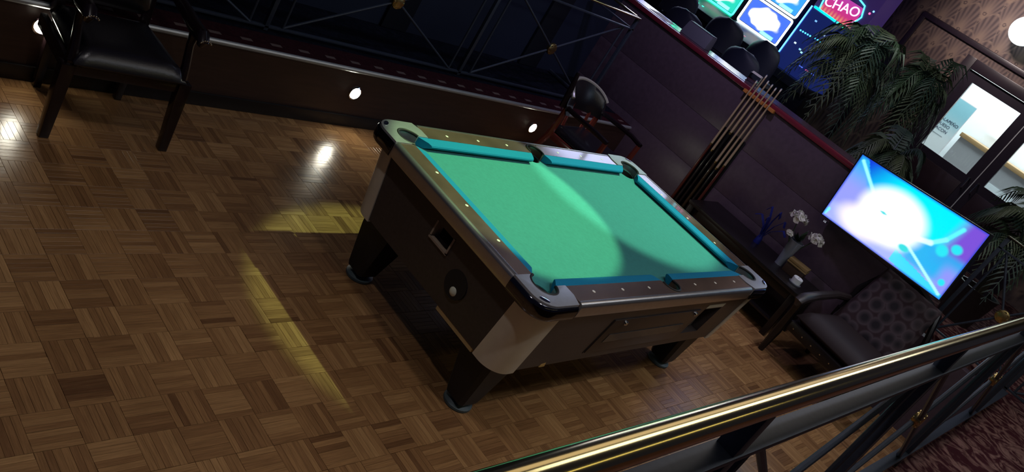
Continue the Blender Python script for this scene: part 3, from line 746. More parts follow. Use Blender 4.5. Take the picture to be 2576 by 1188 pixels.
def captain_chair(loc, rz, label):
    """barrel-back chair: curved leather back band, wooden arms"""
    e = empty('captain_chair', loc, label, 'chair', rz=rz)
    def arcp(t, r, z): a = R(180 * t); return (r * math.cos(a), .06 + r * .80 * math.sin(a), z)
    # curved upholstered back, thick
    vs, fs = [], []
    n, mm = 20, 6; m = MB()
    def S(t, s, o):
        top = .56 + .245 * math.sin(math.pi * t) ** .38
        z = .56 + (top - .56) * s; k = 1 - (2 * s - 1) ** 2
        x, y, _ = arcp(t, .285 + o * (.016 + .022 * k), 0); return (x, y + .05 * s, z + .04)
    for o in (1, -1):
        v_, f_ = curved_strip(lambda a, b: S(.10 + .80 * a, b, o), n, mm); m.add(v_, f_ if o > 0 else [f[::-1] for f in f_])
    N = n + 1; off = N * (mm + 1)
    ring = list(range(n)) + [j * N + n for j in range(mm)] + [mm * N + i for i in range(n, 0, -1)] + [j * N for j in range(mm, 0, -1)]
    for k in range(len(ring)):
        a, b = ring[k], ring[(k + 1) % len(ring)]; m.f.append((a, b, off + b, off + a))
    bk = m.build('backrest', LEATHER, e, smooth=60)
    MB().tube([S(.08 + .84 * k / 24, 1.0, 0) for k in range(25)], .016, 8).build('top_piping', mat('piping_highlight', (.36, .34, .29), .2, spec=.8), bk)  # pale tone paints the light reflected along the rim of the back
    MB().tube([(.285, -.30, .640), (.30, -.18, .655), (.30, 0, .655)] + [arcp(k / 12, .30, .655) for k in range(1, 12)] + [(-.30, 0, .655), (-.30, -.18, .655), (-.285, -.30, .640)], .021, 8).build('arm_rail', MAHOG, e)
    for s in (-1, 1):
        MB().tube([(s * .285, -.285, .63), (s * .28, -.275, .45), (s * .275, -.26, .30), (s * .265, -.275, 0)], [.022, .026, .026, .018], 8).build('front_leg', MAHOGR, e)
        MB().tube([(s * .265, .17, .66), (s * .27, .18, .40), (s * .28, .25, .18), (s * .29, .33, 0)], [.024, .028, .026, .018], 8).build('back_leg', MAHOGR, e)
        MB().tube([(s * .27, -.27, .20), (s * .275, .23, .20)], .014, 8).build('stretcher', MAHOGR, e)
    MB().tube([(-.272, 0, .20), (.272, 0, .20)], .014, 8).build('stretcher', MAHOGR, e)
    for k in (3, 6, 9):
        x, y, _ = arcp(k / 12, .285, 0); MB().tube([(x * .92, y * .92, .42), (x, y, .65)], .014, 8).build('spindle', MAHOGR, e)
    MB().box(-.27, .27, -.27, .22, .36, .42).build('seat_rail', MAHOGR, e, bevel=.012)
    cushion_mesh(.54, .50, .085, .405, n=14).build('seat', LEATHER, e, smooth=60).location = (0, -.02, 0)
    MB().tube([(-.30, .20, .64), (-.30, .215, .80), (-.298, .235, .93)], [.026, .024, .016], 10).build('back_post', MAHOG, e)
    return e
captain_chair((5.64, 3.52, 0), R(6), 'black leather captain chair with red wooden legs beyond the table')

# ================================================================== CUES AND CUE RACK
rk = empty('cue_rack', (WX - .0125, 3.09, 0), 'wooden wall rack holding pool cues on the plum wall', 'cue rack')
xq = -.035
CW = mat('honey_wood', (.50, .19, .045), .35, noise=.25, nscale=30)
CUEY = [3.215, 3.17, 3.125, 3.075, 3.03, 2.985]
m = MB(); poly = [(-.0005, .175), (-.050, .175)]
for y in CUEY:
    c = y - 3.09; poly += [(-.050, c + .012), (-.035, c + .011), (-.028, c), (-.035, c - .011), (-.050, c - .012)]
poly += [(-.050, -.175), (-.0005, -.175)]
m.prism(poly[::-1], 1.345, 1.375).build('top_clip_bar', CW, rk, bevel=.003)
MB().box(-.010, -.0005, -.13, .13, .18, 1.0).build('back_board', BLACK, rk, bevel=.003)
MB().box(-.075, -.0005, -.17, .17, .13, .165).build('butt_shelf', MAHOG, rk, bevel=.005)
MB().box(-.085, -.075, -.17, .17, .13, .20).build('shelf_lip', MAHOG, rk, bevel=.003)
SHAFT = mat('maple_shaft', (.48, .36, .22), .3, noise=.15, nscale=40)
names = ['dark red butt', 'black butt', 'long black wrap and short pale shaft', 'honey brown butt', 'black linen wrap', 'red brown butt']
cols = [(.10, .020, .014), (.010, .010, .012), (.006, .006, .008), (.05, .03, .015), (.008, .008, .010), (.11, .022, .016)]
pos = ['leftmost cue', 'second cue from the left', 'third cue from the left', 'fourth cue from the left', 'fifth cue from the left', 'rightmost cue']
tops = [1.49, 1.575, 1.545, 1.54, 1.535, 1.555]; butt = [.80, .76, .98, .70, .66, .72]
for k, y in enumerate(CUEY):
    e = empty('pool_cue', (WX - .0475, y, .1655), 'pale wooden pool cue with dark butt, %s in the rack' % pos[k], 'cue', group='pool cues in the wall rack')
    zt = tops[k] - .1655; zb = butt[k] - .1655
    MB().lathe([(.0135, .012), (.0148, .02), (.0125, zb * .9), (.0118, zb)], (0, 0, 0), 12).build('butt', mat('cue_butt_%d' % k, cols[k], .25, coat=.5), e)
    MB().lathe([(.0118, zb + .0002), (.0116, zb + .02)], (0, 0, 0), 12).build('collar', BRASSD, e)
    MB().lathe([(.0116, zb + .0202), (.0088, zb + .35), (.0066, zt - .03)], (0, 0, 0), 12).build('shaft', SHAFT, e)
    MB().lathe([(.0067, zt - .0298), (.0067, zt - .006)], (0, 0, 0), 12).build('ferrule', IVORY, e)
    MB().lathe([(.0066, zt - .0058), (.0055, zt)], (0, 0, 0), 12).build('tip', mat('blue_cue_tip', (.10, .14, .24), .8), e)
    MB().lathe([(.012, 0), (.0138, .0118)], (0, 0, 0), 12).build('bumper', RUBBER, e)

# ================================================================== TELEVISION
tv = empty('television', (WX - .02, 1.5, 1.1), 'large flat television showing a glowing cyan and violet picture', 'television')
tv.location = (0, 0, 0)
TL, TR_, BL = Vector((6.88, 2.065, 1.525)), Vector((6.585, .931, 1.632)), None
hx = (TR_ - TL); TWd = hx.length; hx.normalize()
nrm = Vector((-1, .26, -.02)); nrm = (nrm - hx * nrm.dot(hx)).normalized()
vz = nrm.cross(hx); vz = vz if vz.z > 0 else -vz
THt = .565
def tvp(u, v, o=0): return TL + hx * (u * TWd) - vz * ((1 - v) * THt) + nrm * o
def tvbox(u0, u1, v0, v1, o0, o1):
    q = lambda o: [tvp(u0, v0, o), tvp(u1, v0, o), tvp(u1, v1, o), tvp(u0, v1, o)]
    return MB().hexa(q(o0), q(o1))
tvbox(-.008, 1.008, -.014, 1.014, -.05, -.002).build('housing', PLASTIC, tv, bevel=.004)
bz = MB()
for a in ((-.008, 1.008, -.014, 0), (-.008, 1.008, 1, 1.014), (-.008, 0, 0, 1), (1, 1.008, 0, 1)):
    q = lambda o: [tvp(a[0], a[2], o), tvp(a[1], a[2], o), tvp(a[1], a[3], o), tvp(a[0], a[3], o)]
    bz.hexa(q(-.0019), q(.004))
bz.build('bezel', PLASTIC, tv)
def tvpic(u, v):
    deep, cy, vio, lil, wh = (.004, .03, .62), (.0, .74, .90), (.17, .07, .58), (.24, .26, .80), (1, 1, 1)
    c = mixc(deep, cy, sstep(.06, .46, u + (1 - v) * .30))
    lx = .06 + (1 - v) * .42                                # left wall below the beam
    if u < lx: c = mixc((.02, .38, .78), (.27, .30, .86), sstep(.95, .50, v) * sstep(.0, .06, lx - u))
    fl = .32 - .06 * u                                      # floor
    if v < fl: c = mixc(c, (.34, .40, .88), sstep(fl, fl - .12, v))
    rx = .80 - .10 * (1 - v)                                # violet wall at the right, turquoise shapes
    c = mixc(c, vio, sstep(rx, rx + .12, u) * sstep(.25, .55, v))
    c = mixc(c, (.02, .34, .74), sstep(.60, .68, u) * sstep(.60, .48, v) * sstep(.08, .20, v) * .9)
    c = mixc(c, lil, sstep(.86, .95, u) * sstep(.50, .30, v))
    if u > .58 and .20 - .34 * (u - .58) > v > .04 - .30 * (u - .58): c = mixc(c, (.01, .62, .84), .9)
    for (bu, bv, ru, rv) in ((.83, .52, .045, .085), (.90, .63, .04, .07), (.945, .19, .025, .05)):
        d = math.hypot((u - bu) / ru, (v - bv) / rv); c = mixc((.02, .66, .76), c, sstep(.6, 1.15, d))
    def beam(u0, v0, u1, v1, wd, col):
        nonlocal c
        dx, dy = u1 - u0, v1 - v0; t = max(0, min(1, ((u - u0) * dx + (v - v0) * dy) / (dx * dx + dy * dy)))
        d = math.hypot((u - u0 - dx * t), (v - v0 - dy * t) * .56); c = mixc(col, c, sstep(wd * .35, wd, d))
    beam(.035, .93, .25, .62, .020, (.30, .92, 1)); beam(.86, .88, .81, .66, .022, (.10, .80, .95)); beam(.81, .66, .74, .52, .024, (.2, .88, 1)); beam(.74, .52, .60, .44, .030, (.6, .97, 1))
    beam(.62, .34, .97, .05, .016, (.40, .95, 1)); beam(.01, .05, .02, .12, .02, (.2, .85, 1))
    d = math.hypot((u - .43) / .29, (v - .50) / .42); c = mixc(wh, c, sstep(.66, 1.06, d))     # white burst
    d = math.hypot((u - .27) / .24, (v - .22) / .26); c = mixc((1, .90, .97), c, sstep(.40, 1.05, d) * .9 + .1)
    for (bu, bv, ru, rv) in ((.37, .50, .032, .016), (.62, .27, .045, .05)):
        d = math.hypot((u - bu) / ru, (v - bv) / rv); c = mixc((.02, .60, .64), c, sstep(.6, 1.1, d))
    e = min(u, 1 - u, v * .56, (1 - v) * .56)
    return mixc((.01, .05, .55), c, sstep(-.006, .022, e))
picture('screen', 150, 84, lambda u, v: tvp(u, v, .001), tvpic, screen_mat('tv_screen', 1.25), tv)
tvbox(.03, .07, -.075, -.055, -.012, -.006).build('nameplate_holder', PLASTIC, tv)
lg = text_mesh('nameplate', 'LG', .022, mat('white_print', (.8, .8, .85), .4, emit=(.8, .85, 1), estr=.5), .0005, tv)
lg.matrix_local = Matrix(((hx.x, vz.x, nrm.x, 0), (hx.y, vz.y, nrm.y, 0), (hx.z, vz.z, nrm.z, 0), (0, 0, 0, 1)))
lg.location = tvp(.05, -.065, -.004)
pc = tvp(.5, .45, -.0505)
MB().bar(pc, (WX - .014, pc.y + .12, pc.z), .06, .08).build('wall_arm', BLACKM, tv, bevel=.004)
MB().box(WX - .03, WX - .0125, pc.y - .05, pc.y + .30, pc.z - .12, pc.z + .12).build('wall_plate', BLACKM, tv, bevel=.004)

# ================================================================== SIDE TABLE AND ITS THINGS
ST = .45
sd = empty('side_table', (6.70, 2.05, 0), 'long dark low table along the plum wall beneath the cue rack', 'table')
DKW = mat('black_brown_wood', (.008, .006, .007), .30, noise=.4, nscale=18, stretch=(4, .4, 1))
MB().box(-.26, .26, -.44, .78, ST - .035, ST).build('table_top', DKW, sd, bevel=.006)
for sx in (-.22, .22):
    for sy in (-.40, .74): MB().box(sx - .025, sx + .025, sy - .025, sy + .025, 0, ST - .0355).build('leg', DKW, sd, bevel=.004)
MB().box(-.24, .24, -.42, .76, .12, .14).build('lower_shelf', DKW, sd, bevel=.004)
MB().box(-.215, -.20, -.36, .70, ST - .11, ST - .0355).build('apron', DKW, sd, bevel=.003)
GREYG = mat('cloudy_glass', (.30, .33, .40), .15, trans=.35, spec=.6)
v = empty('flower_vase', (6.735, 1.985, ST), 'cloudy glass vase of white carnations on the low table', 'vase')
MB().lathe([(.0, .0), (.036, .0), (.034, .015), (.042, .10), (.058, .22), (.066, .245), (.060, .245), (.052, .215), (.036, .10), (.028, .02), (0, .018)], (0, 0, 0), 20).build('glass', GREYG, v)
def blossom(c, r, parent):
    m = MB()
    for k in range(34):
        a = random.uniform(0, 6.28); h = random.uniform(-.25, 1); rr = r * math.sqrt(max(.05, 1 - h * h)) * random.uniform(.75, 1.05)
        p = Vector(c) + Vector((rr * math.cos(a), rr * math.sin(a), h * r * .62)); s = r * random.uniform(.28, .42)
        n = (p - Vector(c)).normalized(); t = n.cross(Vector((0, 0, 1.01))).normalized(); b = n.cross(t)
        q = [p + t * s * math.cos(x) * (1 + .3 * math.sin(5 * x)) + b * s * math.sin(x) + n * s * .25 * math.sin(3 * x) for x in [6.283 * i / 7 for i in range(7)]]
        m.add([p - n * s * .3] + q, [(0, i + 1, (i + 1) % 7 + 1) for i in range(7)])
    m.lathe([(0, -r * .3), (r * .75, 0), (r * .6, r * .35), (0, r * .5)], c, 12)
    m.build('blossom', mat('white_petal', (.62, .60, .55), .7), parent)
for c, r in (((-.02, .10, .40), .075), ((.05, -.10, .34), .065), ((-.07, .07, .27), .035)):
    MB().tube([(c[0] * .2, c[1] * .2, .05), (c[0] * .5, c[1] * .5, .2), (c[0], c[1], c[2])], .004, 6).build('stem', mat('stem_green', (.02, .05, .015), .6), v)
    blossom(c, r, v)
lf = MB()
for k in range(14):
    a = random.uniform(0, 6.28); b = Vector((math.cos(a), math.sin(a), 0)); p = Vector((0, 0, .24)); t = p + b * .07 + Vector((0, 0, random.uniform(.02, .12))); s = b.cross(Vector((0, 0, 1))) * .018
    lf.add([p, (p + t) / 2 + s, t, (p + t) / 2 - s], [(0, 1, 2, 3)])
lf.build('leaves', mat('leaf_dark', (.010, .030, .012), .5), v, smooth=0)
rb = empty('ribbon_bow', (6.775, 2.26, ST), 'dark blue ribbon bow standing up on the low table', 'bow')
RBM = mat('blue_ribbon', (.012, .020, .19), .35, noise=.4, nscale=30)
for k, (dy, dx, h) in enumerate(((.05, 0, .34), (-.05, .02, .30), (.02, -.04, .26), (-.02, -.05, .36), (.08, .03, .22), (-.08, -.01, .24))):
    pts = [(0, 0, .022), (dx * .3, dy * .2, h * .35), (dx, dy * .6, h * .65), (dx * 1.4, dy * 1.6, h * .95), (dx * .6, dy * 2.1, h * .8)]
    m = MB()
    for i in range(4): m.bar(pts[i], pts[i + 1], .004, .034, up=(1, 0, .2))
    m.build('ribbon_loop', RBM, rb, bevel=.001)
MB().lathe([(0, 0), (.03, .0), (.026, .05), (.012, .09), (0, .095)], (0, 0, 0), 14).build('knot', RBM, rb)
bx = empty('trinket_box', (6.735, 1.845, ST), 'small wooden box with a brass lid edge beside the vase', 'box', rz=R(8))
MB().box(-.05, .05, -.085, .085, 0, .10).build('box_body', mat('box_brown', (.05, .028, .018), .4), bx, bevel=.004)
MB().box(-.054, .054, -.09, .09, .101, .125).build('lid', mat('gilt_wood', (.30, .20, .08), .35, .3), bx, bevel=.005)
MB().box(-.056, .056, -.092, .092, .085, .0985).build('gilt_band', mat('gilt_wood', (.30, .20, .08)), bx, bevel=.003)
cn = empty('candle', (6.60, 1.745, ST), 'short white pillar candle on the near end of the low table', 'candle')
MB().lathe([(0, 0), (.052, 0), (.054, .010), (.048, .012), (0, .012)], (0, 0, 0), 24).build('saucer', mat('grey_saucer', (.12, .13, .15), .3), cn)
MB().lathe([(0, .0122), (.041, .0122), (.042, .055), (.038, .060), (.02, .056), (0, .055)], (0, 0, 0), 24).build('wax', mat('white_wax', (.75, .78, .78), .5), cn)
MB().tube([(0, 0, .055), (.001, 0, .068)], .0015, 6).build('wick', BLACK, cn)

# ================================================================== UPHOLSTERED ARMCHAIR BELOW THE TELEVISION
def brocade():
    m = bpy.data.materials.new('brocade_cloth'); m.use_nodes = True; nt = m.node_tree; N = nt.nodes; L = nt.links; b = N['Principled BSDF']
    tc = N.new('ShaderNodeTexCoord'); vo = N.new('ShaderNodeTexVoronoi'); vo.inputs['Scale'].default_value = 9; vo.inputs['Randomness'].default_value = .35
    L.new(tc.outputs['Object'], vo.inputs['Vector']); r = N.new('ShaderNodeValToRGB'); e = r.color_ramp.elements
    e[0].position = .22; e[0].color = (.012, .008, .014, 1); e[1].position = .50; e[1].color = (.075, .052, .064, 1)
    x = e.new(.62); x.color = (.030, .012, .018, 1)
    L.new(vo.outputs['Distance'], r.inputs[0]); L.new(r.outputs[0], b.inputs['Base Color']); b.inputs['Roughness'].default_value = .8
    return m
BRO = brocade()
ac = empty('lounge_chair', (6.50, 1.12, 0), 'low brocade lounge chair with carved wooden arms under the television', 'chair', rz=R(-90 - 6))
# local: front = -y  (turned to face the pool table, -x)
for s in (-1, 1):
    MB().tube([(s * .36, -.34, 0), (s * .36, -.33, .20), (s * .36, -.34, .40), (s * .355, -.36, .50)], [.022, .034, .028, .034], 10).build('front_leg', DKW, ac)
    MB().tube([(s * .30, .37, 0), (s * .31, .30, .30), (s * .31, .28, .50)], [.02, .03, .03], 8).build('back_leg', DKW, ac)
    arm = MB().tube([(s * .31, .27, .60), (s * .34, .10, .60), (s * .36, -.15, .56), (s * .36, -.34, .53), (s * .36, -.39, .50), (s * .36, -.37, .47)], [.03, .032, .036, .042, .038, .024], 10).build('arm', mat('carved_brown', (.026, .018, .018), .4, noise=.4, nscale=30), ac)
MB().box(-.33, .33, -.33, .30, .26, .34).build('seat_rail', DKW, ac, bevel=.01)
cushion_mesh(.66, .62, .15, .335, n=14).build('seat', mat('dark_maroon_cloth', (.013, .004, .006), .7), ac, smooth=60)
bk = cushion_mesh(.60, .62, .12, 0, n=16, taper=.85).build('backrest', BRO, ac, smooth=60); bk.location = (0, .30, .66); bk.rotation_euler = (R(76), 0, 0)
MB().tube([(-.30, .27, .42), (-.32, .34, .70), (-.24, .38, .92), (0, .40, .99), (.24, .38, .92), (.32, .34, .70), (.30, .27, .42)], .026, 8).build('back_frame', DKW, ac)
for k in range(7): MB().lathe([(.006, 0), (.006, -.004), (0, -.007)], (-.27 + .09 * k, -.332, .30), 8, 'y').build('nail_head', NAIL, ac)

# ================================================================== SLOT HALL
def neon(name, pts, r, col, s, parent, closed=False):
    return MB().tube(pts, r, 8, closed).build(name, mat('neon_%s' % name + str(col), (.1, .1, .1), .4, emit=col, estr=s), parent)
def roundrect(y0, y1, z0, z1, x, r=.03):
    out = []
    for cy, cz, a0 in ((y1 - r, z1 - r, 0), (y0 + r, z1 - r, 90), (y0 + r, z0 + r, 180), (y1 - r, z0 + r, 270)):
        for k in range(5):
            a = R(a0 + 90 * k / 4); out.append((x, cy + r * math.cos(a), cz + r * math.sin(a)))
    return out
SLOTB = mat('slot_black', (.010, .012, .022), .28)
def slot_machine(yc, label, col, pic1, pic2, topper=True):
    e = empty('slot_machine', (9.90, yc, UP), label, 'slot machine')
    W2 = .335
    b = MB()
    prof = [(0.0, 0), (0.0, .62), (-.16, .66), (-.17, .74), (.02, .86), (.06, .875), (.06, 2.35), (.52, 2.35), (.52, 0)]
    n = len(prof)
    b.add([(x, -W2, z) for x, z in prof] + [(x, W2, z) for x, z in prof], [tuple(range(n)), tuple(range(2 * n - 1, n - 1, -1))] + [(i, n + i, n + (i + 1) % n, (i + 1) % n) for i in range(n)])
    b.build('cabinet', SLOTB, e, bevel=.008)
    for z0, z1, pic in ((.885, 1.235, pic1), (1.275, 1.625, pic2)):
        picture('screen', 40, 26, lambda u, v: (.0585, W2 - .035 - u * (2 * W2 - .07), z0 + .02 + v * (z1 - z0 - .04)), pic, screen_mat('slot_screen', 2.6), e)
        neon('light_frame', roundrect(-W2 + .012, W2 - .012, z0, z1, .052), .013, col, 7, e, True)
    if topper:
        picture('topper_sign', 8, 6, lambda u, v: (.0585, .33 - u * .66, 1.69 + v * .64), lambda u, v: (.58, .62, 1), screen_mat('topper_glow', 3.6), e)
    MB().box(-.10, -.03, -.25, .25, .74, .772).build('button_deck', PLASTIC, e, bevel=.006)
    for k in range(2):
        MB().lathe([(.030, 0), (.030, .012), (.024, .018), (0, .02)], (-.075, .02 + .09 * k, .772), 16).build('button', mat('lit_button' + str(col), (.1, .3, .25), .3, emit=col if col[1] > col[2] else (.9, .15, .35), estr=3 if col[1] > col[2] else .6), e)
    MB().box(.045, .058, -.30, -.10, .82, .868).build('card_reader', mat('brushed_tan', (.30, .26, .20), .4, .4), e, bevel=.002)
    return e
def wheel_pic(tint):
    def f(u, v):
        d = math.hypot((u - .48) / .40, (v - .52) / .42) + .10 * math.sin(9 * u + 7 * v) + .06 * math.sin(23 * u - 11 * v)
        c = mixc((1, 1, 1), tint, sstep(.75, 1.0, d))
        if v < .14 and .55 < u < .9: c = mixc(c, (.25, .9, 1), .7)
        return c
    return f
slot_machine(5.005, 'slot machine with white and blue glowing frames round two screens', (.75, .95, 1), wheel_pic((.03, .08, .55)), wheel_pic((.02, .16, .60)))
slot_machine(5.745, 'slot machine edged in green neon at the top of the photo', (.02, 1, .50), wheel_pic((.01, .30, .22)), wheel_pic((.02, .25, .25)))
slot_machine(6.485, 'third slot machine with pale blue frames beyond the top photo edge', (.62, .72, 1), wheel_pic((.10, .10, .55)), wheel_pic((.08, .10, .60)))
# dark machine with neon topper
e = empty('gaming_cabinet', (9.90, 4.27, UP), 'dark gaming cabinet with blue lights and pink neon topper', 'slot machine')
b = MB(); b.box(.0, .5, -.33, .33, 0, .62); b.build('base', SLOTB, e, bevel=.01)
MB().hexa([(-.17, -.33, .621), (.5, -.33, .621), (.5, .33, .621), (-.17, .33, .621)], [(-.14, -.33, .72), (.5, -.33, .72), (.5, .33, .72), (-.14, .33, .72)]).build('deck', SLOTB, e, bevel=.01)
MB().box(.05, .5, -.33, .33, .7205, 1.48).build('display_case', mat('dark_blue_glass', (.010, .016, .060), .12, spec=.8, emit=(.02, .04, .28), estr=.35), e, bevel=.01)
MB().box(.08, .5, -.36, .33, 1.4805, 2.35).build('topper', mat('topper_violet', (.030, .022, .075), .3, emit=(.10, .05, .28), estr=.25), e, bevel=.01)
neon('side_neon', [(.045, .325, .86), (.045, .325, 1.50)], .010, (.06, .25, 1), 5, e)
neon('teal_neon', [(.06, .30, 1.505), (.06, .12, 1.500), (.06, -.02, 1.495)], .013, (.0, .9, .75), 5, e)
neon('green_neon', [(.06, -.05, 1.495), (.06, -.14, 1.49), (.06, -.165, 1.47)], .012, (.02, 1, .40), 4, e)
for k in range(5): MB().lathe([(0, -.008), (.010, -.004), (.010, .004), (0, .008)], (.047, .26 - .036 * k, 1.20 + .002 * k), 8, 'x').build('blue_led', mat('blue_led', (.1, .1, .1), emit=(.05, .55, 1), estr=4), e)
for k in range(5): MB().lathe([(0, -.008), (.010, -.004), (.010, .004), (0, .008)], (.047, .04 - .034 * k, 1.215 + .002 * k), 8, 'x').build('blue_led', mat('blue_led', (.1, .1, .1)), e)
for y, z, c in ((.22, 1.05, (.7, .9, 1)), (.12, 1.02, (.3, .7, .9)), (.08, 1.00, (.4, .9, .9)), (-.02, 1.30, (.4, .6, .8)), (.17, 1.38, (.2, .5, .9))):
    MB().box(.0445, .0495, y - .014, y + .014, z - .010, z + .010).build('indicator', mat('ind%.2f' % y, (.1, .1, .1), emit=c, estr=1.2), e)
MB().box(-.1405, -.1355, .02, .10, .66, .675).build('lit_slot', mat('yellow_slot', (.1, .1, .1), emit=(.7, .8, .05), estr=1), e)
MB().box(-.150, -.142, .12, .22, .655, .67).build('lit_button', mat('blue_btn', (.1, .1, .1), emit=(.1, .15, .9), estr=1), e)
for k in range(3): MB().box(.043, .0495, -.05 - .09 * k, .0 - .09 * k, .86 + .002 * k, .872 + .002 * k).build('lit_strip', mat('strip%d' % k, (.1, .1, .1), emit=[(.1, .2, 1), (.7, .08, .35), (.08, .15, .9)][k], estr=1.2), e)
PINK = mat('pink_neon', (.3, .1, .2), .3, emit=(1, .42, .72), estr=3.2)
RT3 = Matrix(((0, 0, -1, 0), (-1, 0, 0, 0), (0, 1, 0, 0), (0, 0, 0, 1)))
sg = picture('sign_panel', 40, 24, lambda u, v: (.0785, .24 - u * .46, 1.51 + v * .26), lambda u, v: mixc(mixc((.75, .03, .16), (.55, .06, .45), v), (.9, .35, .2), sstep(.35, .05, v) * (.5 + .5 * math.sin(60 * u))), screen_mat('sign_screen', .9), e)
tx = text_mesh('sign_lettering', 'CHAO', .155, PINK, .004, e); tx.matrix_local = RT3 @ Matrix.Rotation(R(10), 4, 'Z'); tx.location = (.070, .02, 1.66)
neon('sign_outline', [(.066, .24 - .0, 1.52), (.066, .27, 1.66), (.066, .22, 1.80), (.066, 0, 1.86), (.066, -.20, 1.80), (.066, -.25, 1.68), (.066, -.22, 1.60)], .009, (.05, .85, .95), 4, e)
neon('sign_edge', [(.066, -.145, 1.50), (.066, -.20, 1.58), (.066, -.225, 1.63)], .006, (.75, .55, 1), 3, e)
MB().lathe([(0, -.01), (.013, 0), (0, .01)], (.07, -.30, 1.76), 8, 'x').build('red_lamp', mat('red_lamp', (.2, .1, .1), emit=(1, .08, .25), estr=3), e)
MB().lathe([(0, -.01), (.012, 0), (0, .01)], (.07, -.325, 1.80), 8, 'x').build('blue_lamp', mat('blue_lamp', (.1, .1, .2), emit=(.15, .45, 1), estr=3), e)

# stools in front of the machines
def stool(x, y, zt, rz, lab):
    e = empty('bar_stool', (x, y, UP), lab, 'stool', rz=rz, group='dark stools at the slot machines')
    CL = mat('hazed_black_vinyl', (.022, .026, .055), .55)  # blue haze over black vinyl is put into the colour
    MB().lathe([(0, 0), (.21, 0), (.20, .02), (.05, .04), (.03, .06), (.03, .46), (.06, .48)], (0, 0, 0), 20).build('pedestal', CHROME, e)
    MB().lathe([(.12, .481), (.20, .49), (.215, .53), (.19, .57), (0, .585)], (0, 0, 0), 24).build('seat', CL, e)
    m = MB(); H = zt - UP; n, mm = 14, 8
    def S(a, b, o):
        t = (a - .5) * 2; w = .245 * (max(.0, 1 - max(0, (b - .30) / .72) ** 3.2)) ** .5
        return (-(.20 - .07 * t * t) - o * .022 * (1.05 - abs(t) ** 4), t * w, .55 + (H - .55) * b)
    for o in (1, -1):
        v_, f_ = curved_strip(lambda a, b: S(a, b, o), n, mm); m.add(v_, f_ if o < 0 else [f[::-1] for f in f_])
    N = n + 1; off = N * (mm + 1)
    ring = list(range(n)) + [j * N + n for j in range(mm)] + [mm * N + i for i in range(n, 0, -1)] + [j * N for j in range(mm, 0, -1)]
    for k in range(len(ring)):
        a, b = ring[k], ring[(k + 1) % len(ring)]; m.f.append((a, b, off + b, off + a))
    m.build('backrest', CL, e, smooth=60)
    return e
stool(8.35, 4.92, 1.50, R(4), 'dark round-backed stool nearest the green-lit slot machine, lower of two')
stool(8.35, 4.06, 1.52, R(-5), 'dark round-backed stool right behind the pool cue tips')
stool(9.20, 4.90, 1.62, R(8), 'dark stool before the white-lit slot machine, left one')
stool(9.10, 4.25, 1.66, R(-8), 'dark stool before the gaming cabinet with the pink neon')
stool(9.20, 5.62, 1.62, R(3), 'dark stool at the top photo edge before the green machine')

# things on the ledge
lb = empty('grey_box', (WX + .16, 4.07, 1.4093), 'grey rectangular box standing on the maroon ledge', 'box')
MB().hexa([(-.06, -.165, 0), (.06, -.165, 0), (.06, .165, 0), (-.06, .165, 0)], [(-.03, -.155, .13), (.06, -.155, .13), (.06, .155, .13), (-.03, .155, .13)]).build('box_shell', mat('grey_plastic', (.11, .11, .15), .5), lb, bevel=.008)
MB().box(-.028, .058, -.150, .150, .1302, .136).build('box_lid', mat('grey_plastic_dark', (.05, .05, .08), .5), lb, bevel=.003)
ps = empty('napkin_holder', (WX + .20, 3.36, 1.4093), 'small metal napkin holder with white paper napkins on the ledge', 'napkin holder', rz=R(12))
MB().box(-.045, .045, -.06, .06, 0, .008).build('tray', CHROME, ps, bevel=.002)
for s in (-1, 1): MB().box(s * .036 - .003, s * .036 + .003, -.055, .055, .0082, .085).build('side_plate', CHROME, ps, bevel=.002)
for k in range(5): MB().box(-.028 + .012 * k, -.021 + .012 * k, -.05, .05, .0082, .095 + .004 * (k % 2)).build('napkin', mat('white_paper', (.72, .70, .66), .8), ps)
lp = empty('paper_sheet', (WX + .17, 4.52, 1.4093), 'pale sheet of paper lying on the ledge left of the box', 'paper', rz=R(-8))
MB().box(-.09, .09, -.13, .13, 0, .0015).build('sheet', mat('white_paper', (.72, .70, .66)), lp)

# ================================================================== PALMS
PALM = [mat('palm_green_a', (.045, .075, .040), .5, noise=.4, nscale=12), mat('palm_green_b', (.070, .090, .045), .55, noise=.4, nscale=12), mat('palm_green_c', (.025, .050, .038), .5, noise=.4, nscale=12)]
def frond(parent, az, length, rise, droop, z0, k, leaf=.20, n=26):
    d = Vector((math.cos(az), math.sin(az), 0)); pts = []
    for i in range(n + 1):
        t = i / n; pts.append(Vector((0, 0, z0)) + d * (length * (t ** 1.15)) * .9 + Vector((0, 0, rise * math.sin(t * 1.9) - droop * t ** 2.6)))
    m = MB(); m.tube(pts[::2], [.008 * (1 - .8 * i / (n / 2)) + .001 for i in range(len(pts[::2]))], 5)
    side = Vector((-d.y, d.x, 0))
    for i in range(5, n + 1):
        t = i / n; p = pts[i]; tg = (pts[i] - pts[i - 1]).normalized(); L_ = leaf * (math.sin(math.pi * min(1, .12 + t * .9)) ** .6) * random.uniform(.8, 1.1)
        for s in (-1, 1):
            o = (side * s * .80 + tg * .55 + Vector((0, 0, -.10))).normalized()
            q = p + o * L_ * .55 + Vector((0, 0, -.02)); e_ = p + o * L_ + Vector((0, 0, -L_ * .55)); wv = tg * .011
            m.add([p - wv * .6, p + wv * .6, q + wv, q - wv, e_], [(0, 1, 2, 3), (3, 2, 4)])
    m.build('frond', PALM[k % 3], parent, smooth=0)
